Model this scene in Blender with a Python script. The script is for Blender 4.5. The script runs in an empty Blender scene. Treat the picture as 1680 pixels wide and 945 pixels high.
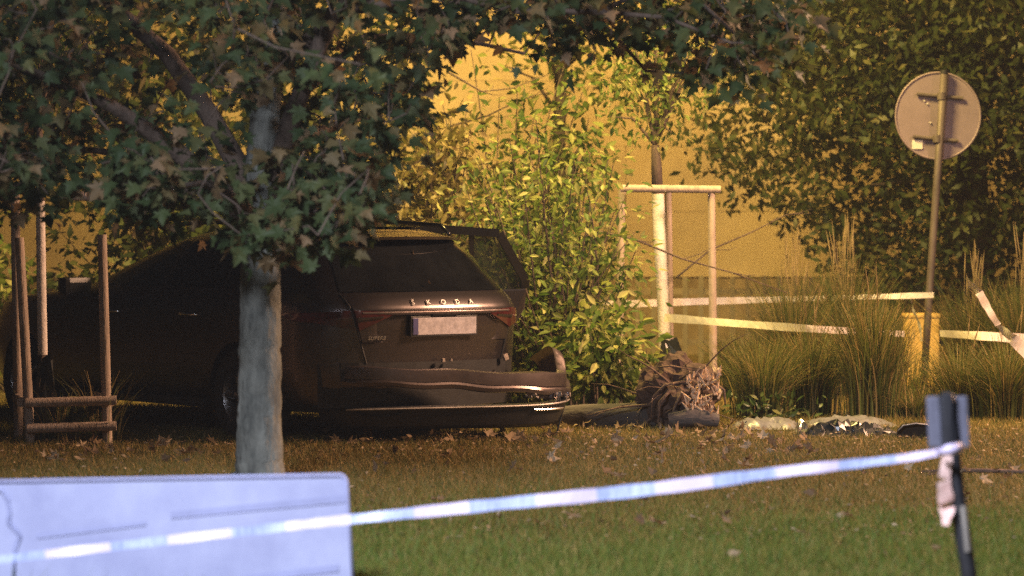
import bpy, bmesh, math, random
import numpy as np
from mathutils import Vector, Matrix

random.seed(7)
rng = np.random.default_rng(7)
scene = bpy.context.scene
col = scene.collection
R = math.radians

# ------------------------------------------------------------------ camera
W_, H_, F_ = 1680.0, 945.0, 5600.0
CAM_Z, HORIZON = 1.52, 345.0
PITCH = math.atan((H_ / 2 - HORIZON) / F_)
cam_d = bpy.data.cameras.new('camera')
cam = bpy.data.objects.new('camera', cam_d)
col.objects.link(cam)
cam.location = (0, 0, CAM_Z)
cam.rotation_euler = (math.pi / 2 - PITCH, 0, 0)
cam_d.sensor_width = 36.0
cam_d.lens = 36.0 * F_ / W_
cam_d.clip_end = 2000
cam_d.dof.use_dof = True
cam_d.dof.focus_distance = 22.8
cam_d.dof.aperture_fstop = 2.3
scene.camera = cam

_fw = Vector((0, math.cos(PITCH), -math.sin(PITCH)))
_up = Vector((0, math.sin(PITCH), math.cos(PITCH)))


def at(px, py, Y):
    """the world point at distance Y (metres ahead) seen at photo pixel px, py"""
    d = _fw + Vector(((px - W_ / 2) / F_, 0, 0)) - _up * ((py - H_ / 2) / F_)
    p = d * (Y / d.y)
    return Vector((p.x, p.y, p.z + CAM_Z))


def ground_y(py):
    """distance of the ground seen at pixel row py"""
    return F_ * CAM_Z / (py - HORIZON)


# ------------------------------------------------------------------ world and light
world = bpy.data.worlds.new('World')
scene.world = world
world.use_nodes = True
wn = world.node_tree
bg = wn.nodes['Background']
sky = wn.nodes.new('ShaderNodeTexSky')
sky.sky_type = 'NISHITA'
sky.sun_disc = False
SUN_EL, SUN_ROT = R(14), R(160)
sky.sun_elevation = SUN_EL
sky.sun_rotation = SUN_ROT
wn.links.new(sky.outputs[0], bg.inputs[0])
bg.inputs[1].default_value = 0.0015

sd = bpy.data.lights.new('moon', 'SUN')
sd.energy = 0.02
sd.angle = R(0.5)
sd.color = (1, .95, .88)
so = bpy.data.objects.new('moon', sd)
col.objects.link(so)
dsun = Vector((math.sin(SUN_ROT) * math.cos(SUN_EL), math.cos(SUN_ROT) * math.cos(SUN_EL), math.sin(SUN_EL)))
so.rotation_euler = dsun.to_track_quat('Z', 'Y').to_euler()

# power of each street lamp and of the added cool lamp, used by their builders below
SODIUM_WALL = 1900.0
SODIUM_SHRUB = 4700.0
SODIUM_LAWN = 8200.0
COOL_STANDIN = 9600.0

scene.view_settings.view_transform = 'Standard'
scene.view_settings.look = 'None'
scene.view_settings.gamma = 1
scene.view_settings.exposure = 0.0
scene.render.engine = 'CYCLES'
scene.cycles.use_denoising = False
scene.cycles.max_bounces = 8
scene.cycles.transparent_max_bounces = 12
scene.cycles.sample_clamp_indirect = 4


# ------------------------------------------------------------------ materials
def newmat(name):
    m = bpy.data.materials.new(name)
    m.use_nodes = True
    return m, m.node_tree, m.node_tree.nodes['Principled BSDF']


def mat(name, c, rough=.7, metal=0.0, var=.25, scale=6.0, stretch=(1, 1, 1), bump=0.0, bscale=None, coat=0.0, c2=None, spec=.5):
    m, t, b = newmat(name)
    tc = t.nodes.new('ShaderNodeTexCoord')
    mp = t.nodes.new('ShaderNodeMapping')
    mp.inputs['Scale'].default_value = stretch
    t.links.new(tc.outputs['Object'], mp.inputs[0])
    n = t.nodes.new('ShaderNodeTexNoise')
    n.inputs['Scale'].default_value = scale
    n.inputs['Detail'].default_value = 6
    n.inputs['Roughness'].default_value = .65
    t.links.new(mp.outputs[0], n.inputs['Vector'])
    cr = t.nodes.new('ShaderNodeValToRGB')
    lo = [max(0, x * (1 - var)) for x in c]
    hi = [min(1, x * (1 + var)) for x in (c2 or c)]
    cr.color_ramp.elements[0].position = .32
    cr.color_ramp.elements[1].position = .68
    cr.color_ramp.elements[0].color = (*lo, 1)
    cr.color_ramp.elements[1].color = (*hi, 1)
    t.links.new(n.outputs['Fac'], cr.inputs[0])
    t.links.new(cr.outputs[0], b.inputs['Base Color'])
    b.inputs['Roughness'].default_value = rough
    b.inputs['Metallic'].default_value = metal
    b.inputs['Coat Weight'].default_value = coat
    b.inputs['Coat Roughness'].default_value = .08
    b.inputs['Specular IOR Level'].default_value = spec
    if bump:
        n2 = t.nodes.new('ShaderNodeTexNoise')
        n2.inputs['Scale'].default_value = bscale or scale * 4
        n2.inputs['Detail'].default_value = 5
        t.links.new(mp.outputs[0], n2.inputs['Vector'])
        bp = t.nodes.new('ShaderNodeBump')
        bp.inputs['Strength'].default_value = bump
        bp.inputs['Distance'].default_value = .02
        t.links.new(n2.outputs['Fac'], bp.inputs['Height'])
        t.links.new(bp.outputs[0], b.inputs['Normal'])
    return m


def leafmat(name, cols, trans=.35, rough=.45):
    """leaf: random colour for each leaf, light passes through it"""
    m, t, b = newmat(name)
    g = t.nodes.new('ShaderNodeNewGeometry')
    oi = t.nodes.new('ShaderNodeObjectInfo')
    ad = t.nodes.new('ShaderNodeMath'); ad.operation = 'ADD'
    fr = t.nodes.new('ShaderNodeMath'); fr.operation = 'FRACT'
    t.links.new(g.outputs['Random Per Island'], ad.inputs[0])
    t.links.new(oi.outputs['Random'], ad.inputs[1])
    t.links.new(ad.outputs[0], fr.inputs[0])
    cr = t.nodes.new('ShaderNodeValToRGB')
    e = cr.color_ramp.elements
    while len(e) < len(cols):
        e.new(.5)
    for i, (p, c) in enumerate(cols):
        e[i].position = p
        e[i].color = (*c, 1)
    t.links.new(fr.outputs[0], cr.inputs[0])
    t.links.new(cr.outputs[0], b.inputs['Base Color'])
    b.inputs['Roughness'].default_value = rough
    b.inputs['Specular IOR Level'].default_value = .25
    tr = t.nodes.new('ShaderNodeBsdfTranslucent')
    t.links.new(cr.outputs[0], tr.inputs[0])
    mx = t.nodes.new('ShaderNodeMixShader')
    mx.inputs[0].default_value = trans
    t.links.new(b.outputs[0], mx.inputs[1])
    t.links.new(tr.outputs[0], mx.inputs[2])
    out = t.nodes['Material Output']
    t.links.new(mx.outputs[0], out.inputs[0])
    return m


def glassmat(name, tint, alpha):
    """thin pane: glossy coat over a tinted see-through sheet"""
    m, t, b = newmat(name)
    b.inputs['Base Color'].default_value = (*tint, 1)
    b.inputs['Roughness'].default_value = .05
    b.inputs['Specular IOR Level'].default_value = .5
    b.inputs['Alpha'].default_value = alpha
    return m


def emitmat(name, c, s):
    m, t, b = newmat(name)
    b.inputs['Base Color'].default_value = (*c, 1)
    b.inputs['Emission Color'].default_value = (*c, 1)
    b.inputs['Emission Strength'].default_value = s
    return m


M = {}
M['soil'] = mat('lawn_soil', (.11, .085, .03), .95, scale=1.6, var=.45, bump=.6, bscale=30)
M['grass'] = leafmat('grass_blade', [(0, (.06, .08, .016)), (.35, (.12, .115, .026)), (.7, (.20, .15, .038)), (1, (.34, .22, .08))], .3, .6)
M['greengrass'] = leafmat('green_grass_blade', [(0, (.05, .10, .015)), (.5, (.095, .145, .022)), (.8, (.16, .17, .035)), (1, (.28, .21, .07))], .3, .6)
M['wall'] = mat('ochre_plaster', (.50, .42, .30), .85, scale=1.1, var=.14, bump=.15, bscale=60)
M['plinth'] = mat('dark_plinth', (.25, .20, .14), .9, scale=3, var=.3, bump=.2)
M['picket'] = mat('pale_picket', (.24, .20, .14), .8, scale=4, var=.25, stretch=(4, 4, .5))
M['bark'] = mat('grey_bark', (.075, .085, .08), .9, scale=7, var=.55, stretch=(1, 1, .4), bump=1.0, bscale=26, c2=(.135, .14, .125))
M['barkdark'] = mat('brown_bark', (.085, .06, .045), .9, scale=12, var=.4, stretch=(1, 1, .3), bump=.7)
M['white_trunk'] = mat('limewashed_bark', (.62, .56, .52), .85, scale=14, var=.18, bump=.3)
M['stake'] = mat('weathered_stake', (.33, .26, .21), .85, scale=8, var=.3, stretch=(3, 3, .4), bump=.35)
M['maple'] = leafmat('maple_leaf', [(0, (.028, .05, .018)), (.5, (.055, .078, .028)), (.75, (.09, .095, .035)), (.9, (.15, .105, .05)), (1, (.20, .135, .075))], .4, .6)
M['shrub'] = leafmat('shrub_leaf', [(0, (.045, .09, .015)), (.4, (.12, .18, .035)), (.75, (.25, .28, .07)), (1, (.46, .43, .18))], .5, .5)
M['shrubdry'] = leafmat('shrub_leaf_autumn', [(0, (.09, .09, .025)), (.5, (.16, .13, .04)), (.85, (.24, .19, .07)), (1, (.30, .25, .10))], .4, .45)
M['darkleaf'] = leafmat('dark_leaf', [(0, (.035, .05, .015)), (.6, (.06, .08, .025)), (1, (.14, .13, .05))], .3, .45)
M['reed'] = leafmat('ornamental_grass_blade', [(0, (.05, .08, .015)), (.5, (.11, .13, .03)), (.8, (.20, .16, .05)), (1, (.40, .28, .12))], .35, .6)
M['plume'] = leafmat('grass_plume', [(0, (.25, .19, .09)), (1, (.42, .33, .16))], .4, .7)
M['dryleaf'] = leafmat('fallen_leaf', [(0, (.10, .065, .035)), (.5, (.20, .14, .08)), (1, (.36, .28, .18))], .15, .8)
M['paint'] = mat('brown_metallic_paint', (.13, .115, .117), .31, metal=.95, var=.06, scale=40, coat=.25)
M['paintdirty'] = mat('dusty_bumper_paint', (.16, .132, .128), .40, metal=.9, var=.2, scale=9, coat=.2)
M['blackplastic'] = mat('black_plastic', (.018, .018, .018), .5, var=.3, scale=12, bump=.08, bscale=90)
M['glossblack'] = mat('gloss_black_trim', (.012, .012, .012), .2, var=.2, scale=5)
M['chrome'] = mat('chrome', (.75, .74, .72), .3, metal=1, var=.08, scale=10)
M['letterchrome'] = mat('dull_chrome', (.5, .48, .46), .4, metal=1, var=.2, scale=30)
M['carglass'] = mat('privacy_glass', (.008, .009, .01), .05, var=.4, scale=4)
M['clearglass'] = glassmat('clear_door_glass', (.05, .06, .05), .12)
M['tintglass'] = glassmat('tinted_quarter_glass', (.02, .03, .025), .62)
M['redlens'] = mat('dark_red_lens', (.06, .014, .013), .15, var=.3, scale=30, coat=.8)
M['tyre'] = mat('tyre_rubber', (.02, .02, .02), .85, var=.2, scale=14, bump=.2)
M['rim'] = mat('alloy_rim', (.25, .25, .26), .35, metal=.9, var=.15, scale=10)
M['plate'] = mat('plate_white', (.42, .39, .42), .5, var=.28, scale=34)
M['plateblue'] = mat('plate_blue', (.05, .05, .16), .5, var=.2, scale=20)
M['tornplastic'] = mat('torn_grey_plastic', (.28, .23, .19), .7, var=.5, scale=30, bump=.4)
M['signback'] = mat('sign_back_grey', (.235, .18, .205), .55, metal=.15, var=.10, scale=7)
M['steel'] = mat('galvanised_steel', (.30, .28, .26), .5, metal=.5, var=.2, scale=16, stretch=(1, 1, .3))
M['signpole'] = mat('weathered_sign_pole', (.13, .105, .095), .6, metal=.3, var=.25, scale=14, stretch=(1, 1, .3))
M['sticker'] = mat('pale_sticker', (.66, .62, .58), .6, var=.08)
M['tapewhite'] = mat('tape_white', (.56, .51, .74), .45, var=.05, scale=30)
M['tapeblue'] = mat('tape_blue', (.22, .28, .56), .45, var=.14, scale=16, stretch=(6, 1, 1), c2=(.36, .43, .68))
M['tapeold'] = mat('tape_far', (.72, .66, .60), .5, var=.18, scale=12)
M['tapepink'] = mat('tape_red_white', (.75, .42, .38), .5, var=.1, scale=5, c2=(.86, .66, .62))
M['board'] = mat('white_board', (.24, .265, .45), .5, var=.12, scale=1.9, c2=(.30, .33, .49))
M['boardedge'] = mat('board_edge', (.27, .29, .48), .6, var=.1)
M['boardprint'] = mat('board_print_grey', (.225, .25, .425), .6, var=.12, scale=4)
M['postdark'] = mat('post_black', (.015, .016, .022), .55, var=.3)
M['postgrey'] = mat('post_plate_grey', (.10, .105, .15), .6, var=.25, scale=12)
M['root'] = mat('root_brown', (.105, .066, .046), .9, var=.5, scale=14, bump=.6)
M['rootpale'] = mat('split_wood', (.52, .36, .23), .8, var=.35, scale=22, stretch=(1, 1, 3), bump=.4)
M['earth'] = mat('root_earth', (.06, .036, .026), .97, var=.5, scale=9, bump=1.0, bscale=26)
M['greybark'] = mat('grey_bark_log', (.05, .044, .042), .9, var=.4, scale=8, stretch=(.3, 1, 1), bump=.8)
M['bagblack'] = mat('black_foil', (.02, .022, .02), .28, var=.3, scale=10)
M['foil'] = mat('silver_foil', (.55, .54, .50), .22, metal=.9, var=.2, scale=12)
M['greysheet'] = mat('grey_plastic_sheet', (.13, .13, .14), .35, var=.3, scale=9)
M['pillar'] = mat('yellow_pillar', (.78, .50, .17), .8, var=.12, scale=6, bump=.2)
M['lampmetal'] = mat('lamp_pole_grey', (.2, .2, .2), .5, metal=.6)
M['sodium'] = emitmat('sodium_lens', (1, .55, .14), 8)
M['led'] = emitmat('led_lens', (.6, .68, 1), 8)
M['weedleaf'] = leafmat('weed_leaf', [(0, (.035, .07, .015)), (.7, (.08, .12, .03)), (1, (.25, .24, .09))], .35, .35)


# ------------------------------------------------------------------ mesh helpers
def link(o, parent=None):
    col.objects.link(o)
    if parent is not None:
        o.parent = parent
    return o


def tag(o, label=None, cat=None, group=None, kind=None):
    if label: o['label'] = label
    if cat: o['category'] = cat
    if group: o['group'] = group
    if kind: o['kind'] = kind
    return o


def empty(name, loc=(0, 0, 0), rz=0.0):
    o = bpy.data.objects.new(name, None)
    o.empty_display_size = .2
    o.location = loc
    o.rotation_euler = (0, 0, rz)
    return link(o)


class MB:
    """collects shapes, built as one mesh object"""
    def __init__(s):
        s.v, s.f, s.mi = [], [], []

    def add(s, v, f, mi=0):
        n = len(s.v)
        s.v += [tuple(p) for p in v]
        s.f += [tuple(i + n for i in q) for q in f]
        s.mi += [mi] * len(f)
        return s

    def box(s, c, size, mi=0, rot=None):
        hx, hy, hz = [k / 2 for k in size]
        v = [Vector((x, y, z)) for x in (-hx, hx) for y in (-hy, hy) for z in (-hz, hz)]
        if rot is not None:
            v = [rot @ p for p in v]
        v = [p + Vector(c) for p in v]
        return s.add(v, [(0, 1, 3, 2), (4, 6, 7, 5), (0, 4, 5, 1), (2, 3, 7, 6), (0, 2, 6, 4), (1, 5, 7, 3)], mi)

    def tube(s, pts, rad, n=8, mi=0, cap=True, jitter=0.0):
        pts = [Vector(p) for p in pts]
        if not hasattr(rad, '__len__'):
            rad = [rad] * len(pts)
        v, f = [], []
        up0 = Vector((0.13, .31, .94)).normalized()
        for i, p in enumerate(pts):
            a = pts[max(0, i - 1)]
            b = pts[min(len(pts) - 1, i + 1)]
            d = (b - a).normalized()
            u = d.cross(up0)
            if u.length < .15:
                u = d.cross(Vector((1, 0, 0)))
            u.normalize()
            w = d.cross(u)
            for k in range(n):
                t = 2 * math.pi * k / n
                rr = rad[i] * (1 + (random.uniform(-jitter, jitter) if jitter else 0))
                v.append(p + (u * math.cos(t) + w * math.sin(t)) * rr)
        for i in range(len(pts) - 1):
            for k in range(n):
                f.append((i * n + k, i * n + (k + 1) % n, (i + 1) * n + (k + 1) % n, (i + 1) * n + k))
        if cap:
            f.append(tuple(range(n - 1, -1, -1)))
            f.append(tuple((len(pts) - 1) * n + k for k in range(n)))
        return s.add(v, f, mi)

    def grid(s, rows, mi=0, close=False):
        n = len(rows[0])
        v = [p for r in rows for p in r]
        f = []
        for i in range(len(rows) - 1):
            for k in range(n if close else n - 1):
                f.append((i * n + k, i * n + (k + 1) % n, (i + 1) * n + (k + 1) % n, (i + 1) * n + k))
        return s.add(v, f, mi)

    def prism(s, poly, off, mi=0):
        """closed polygon (3D points) pushed along vector off"""
        n = len(poly)
        off = Vector(off)
        v = [Vector(p) for p in poly] + [Vector(p) + off for p in poly]
        f = [tuple(range(n)), tuple(range(2 * n - 1, n - 1, -1))]
        f += [(i, i + n, (i + 1) % n + n, (i + 1) % n) for i in range(n)]
        return s.add(v, f, mi)

    def build(s, name, mats, parent=None, smooth=False, bevel=0.0, fix=True):
        me = bpy.data.meshes.new(name)
        me.from_pydata(s.v, [], s.f)
        if not isinstance(mats, (list, tuple)):
            mats = [mats]
        for m in mats:
            me.materials.append(m)
        if len(mats) > 1:
            me.polygons.foreach_set('material_index', s.mi)
        if fix or bevel:
            bm = bmesh.new(); bm.from_mesh(me)
            if bevel:
                bmesh.ops.bevel(bm, geom=bm.edges[:], offset=bevel, segments=2, affect='EDGES', profile=.7, clamp_overlap=True)
            bmesh.ops.recalc_face_normals(bm, faces=bm.faces[:])
            bm.to_mesh(me); bm.free()
        if smooth:
            me.polygons.foreach_set('use_smooth', [True] * len(me.polygons))
        me.update()
        return link(bpy.data.objects.new(name, me), parent)


def autosmooth(o, ang=35):
    me = o.data
    me.polygons.foreach_set('use_smooth', [True] * len(me.polygons))
    bm = bmesh.new(); bm.from_mesh(me)
    for e in bm.edges:
        if len(e.link_faces) == 2 and e.calc_face_angle(0) > R(ang):
            e.smooth = False
    bm.to_mesh(me); bm.free()
    return o


def fast_mesh(name, V, Fc, m, parent=None, smooth=False):
    """V (n,3), Fc (m,k) arrays"""
    me = bpy.data.meshes.new(name)
    k = Fc.shape[1]
    me.vertices.add(len(V)); me.vertices.foreach_set('co', V.astype(np.float32).ravel())
    me.loops.add(Fc.size); me.loops.foreach_set('vertex_index', Fc.astype(np.int32).ravel())
    me.polygons.add(len(Fc)); me.polygons.foreach_set('loop_start', np.arange(0, Fc.size, k, dtype=np.int32))
    try:
        me.polygons.foreach_set('loop_total', np.full(len(Fc), k, dtype=np.int32))
    except Exception:
        pass
    me.materials.append(m)
    me.update(calc_edges=True)
    if smooth:
        me.polygons.foreach_set('use_smooth', [True] * len(Fc))
    return link(bpy.data.objects.new(name, me), parent)


# leaf templates (x across, y along, z out), all triangles
def maple_template():
    half = [(.20, -.03), (.18, .12), (.50, .12), (.36, .29), (.56, .60), (.25, .50), (.17, .72)]
    out = [(0, 0)] + half + [(0, 1.02)] + [(-x, y) for x, y in reversed(half)]
    v = [(0, .32, -.02)] + [(x, y, .42 * x * x + .14 * abs(x) * math.sin(9 * y + x * 5) - .34 * max(0, y - .3) ** 1.4) for x, y in out]
    n = len(out)
    f = [(0, 1 + i, 1 + (i + 1) % n) for i in range(n)]
    return np.array(v), np.array(f)


def oval_template(w=.2, curl=.12):
    v = [(0, 0, 0), (-w, .36, .05), (0, .4, -.03), (w, .36, .05), (-w * .78, .68, .03 - curl * .4), (0, .7, -.05 - curl * .4), (w * .78, .68, .03 - curl * .4), (0, 1, -curl)]
    f = [(0, 2, 1), (0, 3, 2), (1, 2, 5), (1, 5, 4), (2, 3, 6), (2, 6, 5), (4, 5, 7), (5, 6, 7)]
    return np.array(v), np.array(f)


def oval_small(w=.22):
    v = [(0, 0, 0), (-w, .45, .06), (w, .45, .06), (0, 1, -.05)]
    f = [(0, 2, 1), (1, 2, 3)]
    return np.array(v), np.array(f)


MAPLE_T = maple_template()
OVAL_T = oval_template()
OVALS_T = oval_small()


def frames(direction, normal):
    """rotation matrices (n,3,3): columns = across, along, out"""
    d = direction / np.linalg.norm(direction, axis=1, keepdims=True)
    a = np.cross(d, normal)
    a /= np.maximum(np.linalg.norm(a, axis=1, keepdims=True), 1e-6)
    n = np.cross(a, d)
    return np.stack([a, d, n], axis=2)


def leaf_cloud(tmpl, P, Rm, S):
    tv, tf = tmpl
    n = len(P)
    V = np.einsum('nij,vj->nvi', Rm, tv) * S[:, None, None] + P[:, None, :]
    Fc = tf[None] + (np.arange(n) * len(tv))[:, None, None]
    return V.reshape(-1, 3), Fc.reshape(-1, 3)


def proj(P):
    """world points (n,3) to photo pixels"""
    x, y, z = P[:, 0], P[:, 1], P[:, 2] - CAM_Z
    dep = y * _fw.y + z * _fw.z
    hh = y * _up.y + z * _up.z
    return W_ / 2 + x / dep * F_, H_ / 2 - hh / dep * F_


def add_leaves(thing, tmpl, P, Rm, S, m, singles=300, leafname='leaf'):
    """the nearest leaves in view as parts of their own, all others as one stuff part"""
    px, py = proj(P)
    inview = (px > 0) & (px < W_) & (py > 0) & (py < H_)
    order = np.argsort(np.where(inview, P[:, 1] - 2.5 * S, 1e6))
    k = min(singles, int(inview.sum()))
    pick = order[:k]
    rest = np.setdiff1d(np.arange(len(P)), pick)
    loc = np.array(thing.location)
    if k:
        me = bpy.data.meshes.new(leafname)
        me.from_pydata([tuple(v) for v in tmpl[0]], [], [tuple(int(i) for i in f) for f in tmpl[1]])
        me.materials.append(m)
        for i in pick:
            o = bpy.data.objects.new(leafname, me)
            mw = Matrix.Identity(4)
            for a in range(3):
                for b in range(3):
                    mw[a][b] = Rm[i][a, b] * S[i]
            mw.translation = Vector(P[i] - loc)
            link(o, thing)
            o.matrix_local = mw
    if len(rest):
        V, Fc = leaf_cloud(tmpl, P[rest] - loc, Rm[rest], S[rest])
        fo = fast_mesh('foliage', V, Fc, m, thing)
        tag(fo, kind='stuff')


def rand_unit(n, up=0.0):
    v = rng.normal(size=(n, 3))
    v[:, 2] += up
    return v / np.linalg.norm(v, axis=1, keepdims=True)


# ------------------------------------------------------------------ ground
gm = MB()
xs = [-260, -60, -20, -9, 9, 20, 60, 260]
ys = [-40, 2, 10, 14, 36.5, 60, 400]
gm.grid([[(x, y, 0) for x in xs] for y in ys])
ground = gm.build('ground', M['soil'])
tag(ground, kind='structure')

# lawn blades
NB = 300000
yy = 13.3 + (rng.random(NB) ** 1.1) * 14.4
xx = (rng.random(NB) - .5) * (yy * .315 + 1.0)
patch = .5 + .5 * np.sin(xx * 2.1 + np.sin(yy * 1.7) * 2) * np.sin(yy * 2.6 + np.cos(xx * 1.3) * 2)
hh = (.022 + .03 * rng.random(NB)) * (.75 + .55 * patch)
tallm = rng.random(NB) < .03
hh[tallm] *= 1.9
az = rng.random(NB) * 2 * np.pi
wv = np.stack([np.cos(az), np.sin(az), np.zeros(NB)], 1) * (.0022 + .0022 * rng.random(NB))[:, None]
lean = (rng.normal(size=(NB, 2)) * .5) * hh[:, None]
B0 = np.stack([xx, yy, np.zeros(NB)], 1)
V = np.stack([B0 - wv, B0 + wv, B0 + np.stack([lean[:, 0], lean[:, 1], hh], 1)], 1).reshape(-1, 3)
Fc = np.arange(NB * 3).reshape(-1, 3)
near = (18.2 - yy) / 2.6 + rng.normal(size=NB) * .28 + .35 * np.sin(xx * 1.9 + 1) * np.sin(yy * 1.1) > .5
V = V.reshape(-1, 3, 3)
V[near, 2, 2] *= 1.15
for sel, m_, lab in ((~near, M['grass'], 'short dry brownish lawn grass around the crashed car'), (near, M['greengrass'], 'greener lawn grass growing under the barrier tape')):
    v_ = V[sel].reshape(-1, 3)
    tag(fast_mesh('lawn_grass', v_, np.arange(len(v_)).reshape(-1, 3), m_), lab, 'grass', kind='stuff')

# ------------------------------------------------------------------ building wall behind
WY = 36.0
wall = empty('building_wall', (0, WY, 0))
tag(wall, 'tall ochre panelled building wall glowing under sodium light', 'wall')
b = MB(); b.box((0, .25, 4.6), (34, .3, 9.2)); b.build('backing', M['wall'], wall)
b = MB(); b.box((0, .03, .40), (34, .14, .80)); b.build('plinth', M['plinth'], wall)
pm = MB(); pm.box((0, 0, 0), (4.794, .06, .687)); pobj = pm.build('panel', M['wall'], wall, bevel=.003)
first = True
for r_ in range(12):
    for c_ in range(-4, 4):
        o = pobj if first else link(bpy.data.objects.new('panel', pobj.data), wall)
        first = False
        o.location = ((c_ + .5) * 4.8 + (1.2 if r_ % 2 else -.9), .07 + random.uniform(-.004, .004), 1.16 + r_ * .69)

fence = empty('picket_fence', (0, 33.6, 0))
tag(fence, 'low pale picket fence in front of the ochre wall', 'fence')
pk = MB(); pk.box((0, 0, .44), (.05, .025, .86)); pko = pk.build('picket', M['picket'], fence, bevel=.005)
k = 0
for i in range(-46, 46):
    o = pko if k == 0 else link(bpy.data.objects.new('picket', pko.data), fence)
    k += 1
    o.location = (i * .155, random.uniform(-.004, .004), random.uniform(-.01, .01))
for z in (.22, .72):
    b = MB(); b.box((0, .035, z), (14.4, .04, .06)); b.build('fence_rail', M['plinth'], fence)


# ------------------------------------------------------------------ street lamps and an added cool lamp (they stand outside the view)
def street_lamp(x, y, h, aim, power, colr, lens, label, radius=.8, spot=150, blend=.5):
    t = empty('street_lamp', (x, y, 0))
    tag(t, label, 'street lamp', 'street lamps around the lawn')
    a = Vector((aim[0] - x, aim[1] - y, 0)).normalized()
    b = MB(); b.tube([(0, 0, 0), (0, 0, h * .5), (0, 0, h)], [.09, .075, .055], 12); b.build('pole', M['lampmetal'], t, smooth=True)
    b = MB(); b.tube([(0, 0, h - .02), a * .45 + Vector((0, 0, h + .16)), a * 1.1 + Vector((0, 0, h + .18))], [.04, .035, .03], 8); b.build('arm', M['lampmetal'], t, smooth=True)
    c = a * 1.35 + Vector((0, 0, h + .18))
    rot = Matrix.Rotation(math.atan2(a.y, a.x), 3, 'Z')
    b = MB(); b.box(c, (.62, .26, .12), rot=rot); hd = b.build('lamp_head', M['lampmetal'], t, bevel=.03)
    b = MB(); b.box(c - Vector((0, 0, .075)), (.5, .2, .024), rot=rot); b.build('lens', lens, hd, bevel=.008)
    ld = bpy.data.lights.new('lamp_light', 'SPOT')
    ld.energy = power; ld.color = colr; ld.shadow_soft_size = radius
    ld.spot_size = R(spot); ld.spot_blend = blend
    lo = bpy.data.objects.new('lamp_light', ld)
    link(lo, t)
    lo.location = c - Vector((0, 0, .2))
    tgt = Vector((aim[0] - x, aim[1] - y, aim[2]))
    lo.rotation_euler = (lo.location - tgt).to_track_quat('Z', 'Y').to_euler()
    return t


SOD = (1.0, .57, .12)
def hung_lamp(name, c, anchors, power, label, aim, spot=165, colr=None):
    """luminaire hung on span wires high above the planting"""
    t = empty(name, c)
    tag(t, label, 'street lamp', 'street lamps around the lawn')
    b = MB(); b.tube([(0, 0, .30), (0, 0, .22), (0, 0, .06), (0, 0, 0)], [.03, .09, .20, .24], 20); b.build('lamp_head', M['lampmetal'], t, smooth=True)
    b = MB(); b.tube([(0, 0, -.005), (0, 0, -.05), (0, 0, -.08)], [.20, .16, .04], 16); b.build('lens', M['sodium'], t, smooth=True)
    for a in anchors:
        e = Vector(a) - Vector(c)
        b = MB(); b.tube([(0, 0, .3), e * .5 + Vector((0, 0, .05)), e], .006, 5); b.build('span_wire', M['lampmetal'], t)
    ld = bpy.data.lights.new('lamp_light', 'SPOT')
    ld.energy = power; ld.color = colr or SOD; ld.shadow_soft_size = .7
    ld.spot_size = R(spot); ld.spot_blend = .4
    lo = bpy.data.objects.new('lamp_light', ld)
    link(lo, t); lo.location = (0, 0, -.12)
    lo.rotation_euler = (Vector((0, 0, -.12)) - (Vector(aim) - Vector(c))).to_track_quat('Z', 'Y').to_euler()
    return t


hung_lamp('hanging_lamp', (.6, 32.0, 6.3), [(.6, 35.9, 7.4), (-.4, 35.9, 7.4)], SODIUM_WALL, 'sodium lamp hung on wires close above the ochre wall', (.8, 36, 1.2))
hung_lamp('hanging_lamp', (.35, 25.4, 6.4), [(5.2, 35.9, 7.8), (-3.0, 35.9, 7.8)], SODIUM_SHRUB, 'sodium lamp hung on long wires above the shrubs', (.9, 28.6, 0), spot=112, colr=(1.0, .70, .20))
street_lamp(8.8, 22.2, 5.6, (.8, 21.6, .3), SODIUM_LAWN, (1.0, .57, .33), M['sodium'], 'sodium street lamp beside the lawn across from the round sign', spot=112)
street_lamp(-3.2, 5.4, 6.2, (.3, 14.2, 0), COOL_STANDIN, (.84, .87, 1.0), M['led'], 'cool white lamp standing in front of the white board', spot=74, blend=1.0)  # made-up lamp, out of view, in place of police car lights

# ------------------------------------------------------------------ car
YAW = R(38)
CAR_Z = -.045
plate_w = at(725, 540, 22.4)
car_rot = Matrix.Rotation(YAW, 3, 'Z')


def lerp_tab(tab, x):
    if x <= tab[0][0]: return tab[0][1]
    for (a, fa), (b_, fb) in zip(tab, tab[1:]):
        if x <= b_:
            return fa + (fb - fa) * (x - a) / (b_ - a)
    return tab[-1][1]


# plan curve of the rear (fraction of half width, setback) and of the front
REAR = [(0, 0), (.18, .006), (.36, .024), (.52, .052), (.66, .095), (.78, .165), (.88, .29), (.95, .48), (.99, .80), (1.0, 1.2)]
FRONT = [(1.0, 1.25), (.985, .85), (.95, .55), (.88, .34), (.76, .20), (.58, .10), (.38, .04), (.18, .01), (0, 0)]
# levels: z, half width, rear y, front y
LEV = [(.24, .80, .22, 4.66), (.30, .88, .10, 4.78), (.42, .915, .05, 4.85), (.56, .925, .06, 4.86), (.66, .93, .055, 4.85),
       (.78, .93, .045, 4.80), (.88, .928, .035, 4.70), (.93, .922, .04, 4.55), (.985, .905, .075, 3.95), (1.02, .885, .11, 3.60),
       (1.06, .86, .15, 3.45), (1.16, .80, .245, 3.18), (1.27, .745, .345, 2.88), (1.355, .665, .44, 2.60), (1.405, .57, .50, 2.42), (1.435, .45, .62, 2.25), (1.452, .30, .95, 1.95)]


def lev_at(z):
    return [lerp_tab([(l[0], l[i]) for l in LEV], z) for i in (1, 2, 3)]


def rear_y(u, z):
    w, yr, yf = lev_at(z)
    return yr + lerp_tab(REAR, min(abs(u) / w, 1.0))


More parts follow.
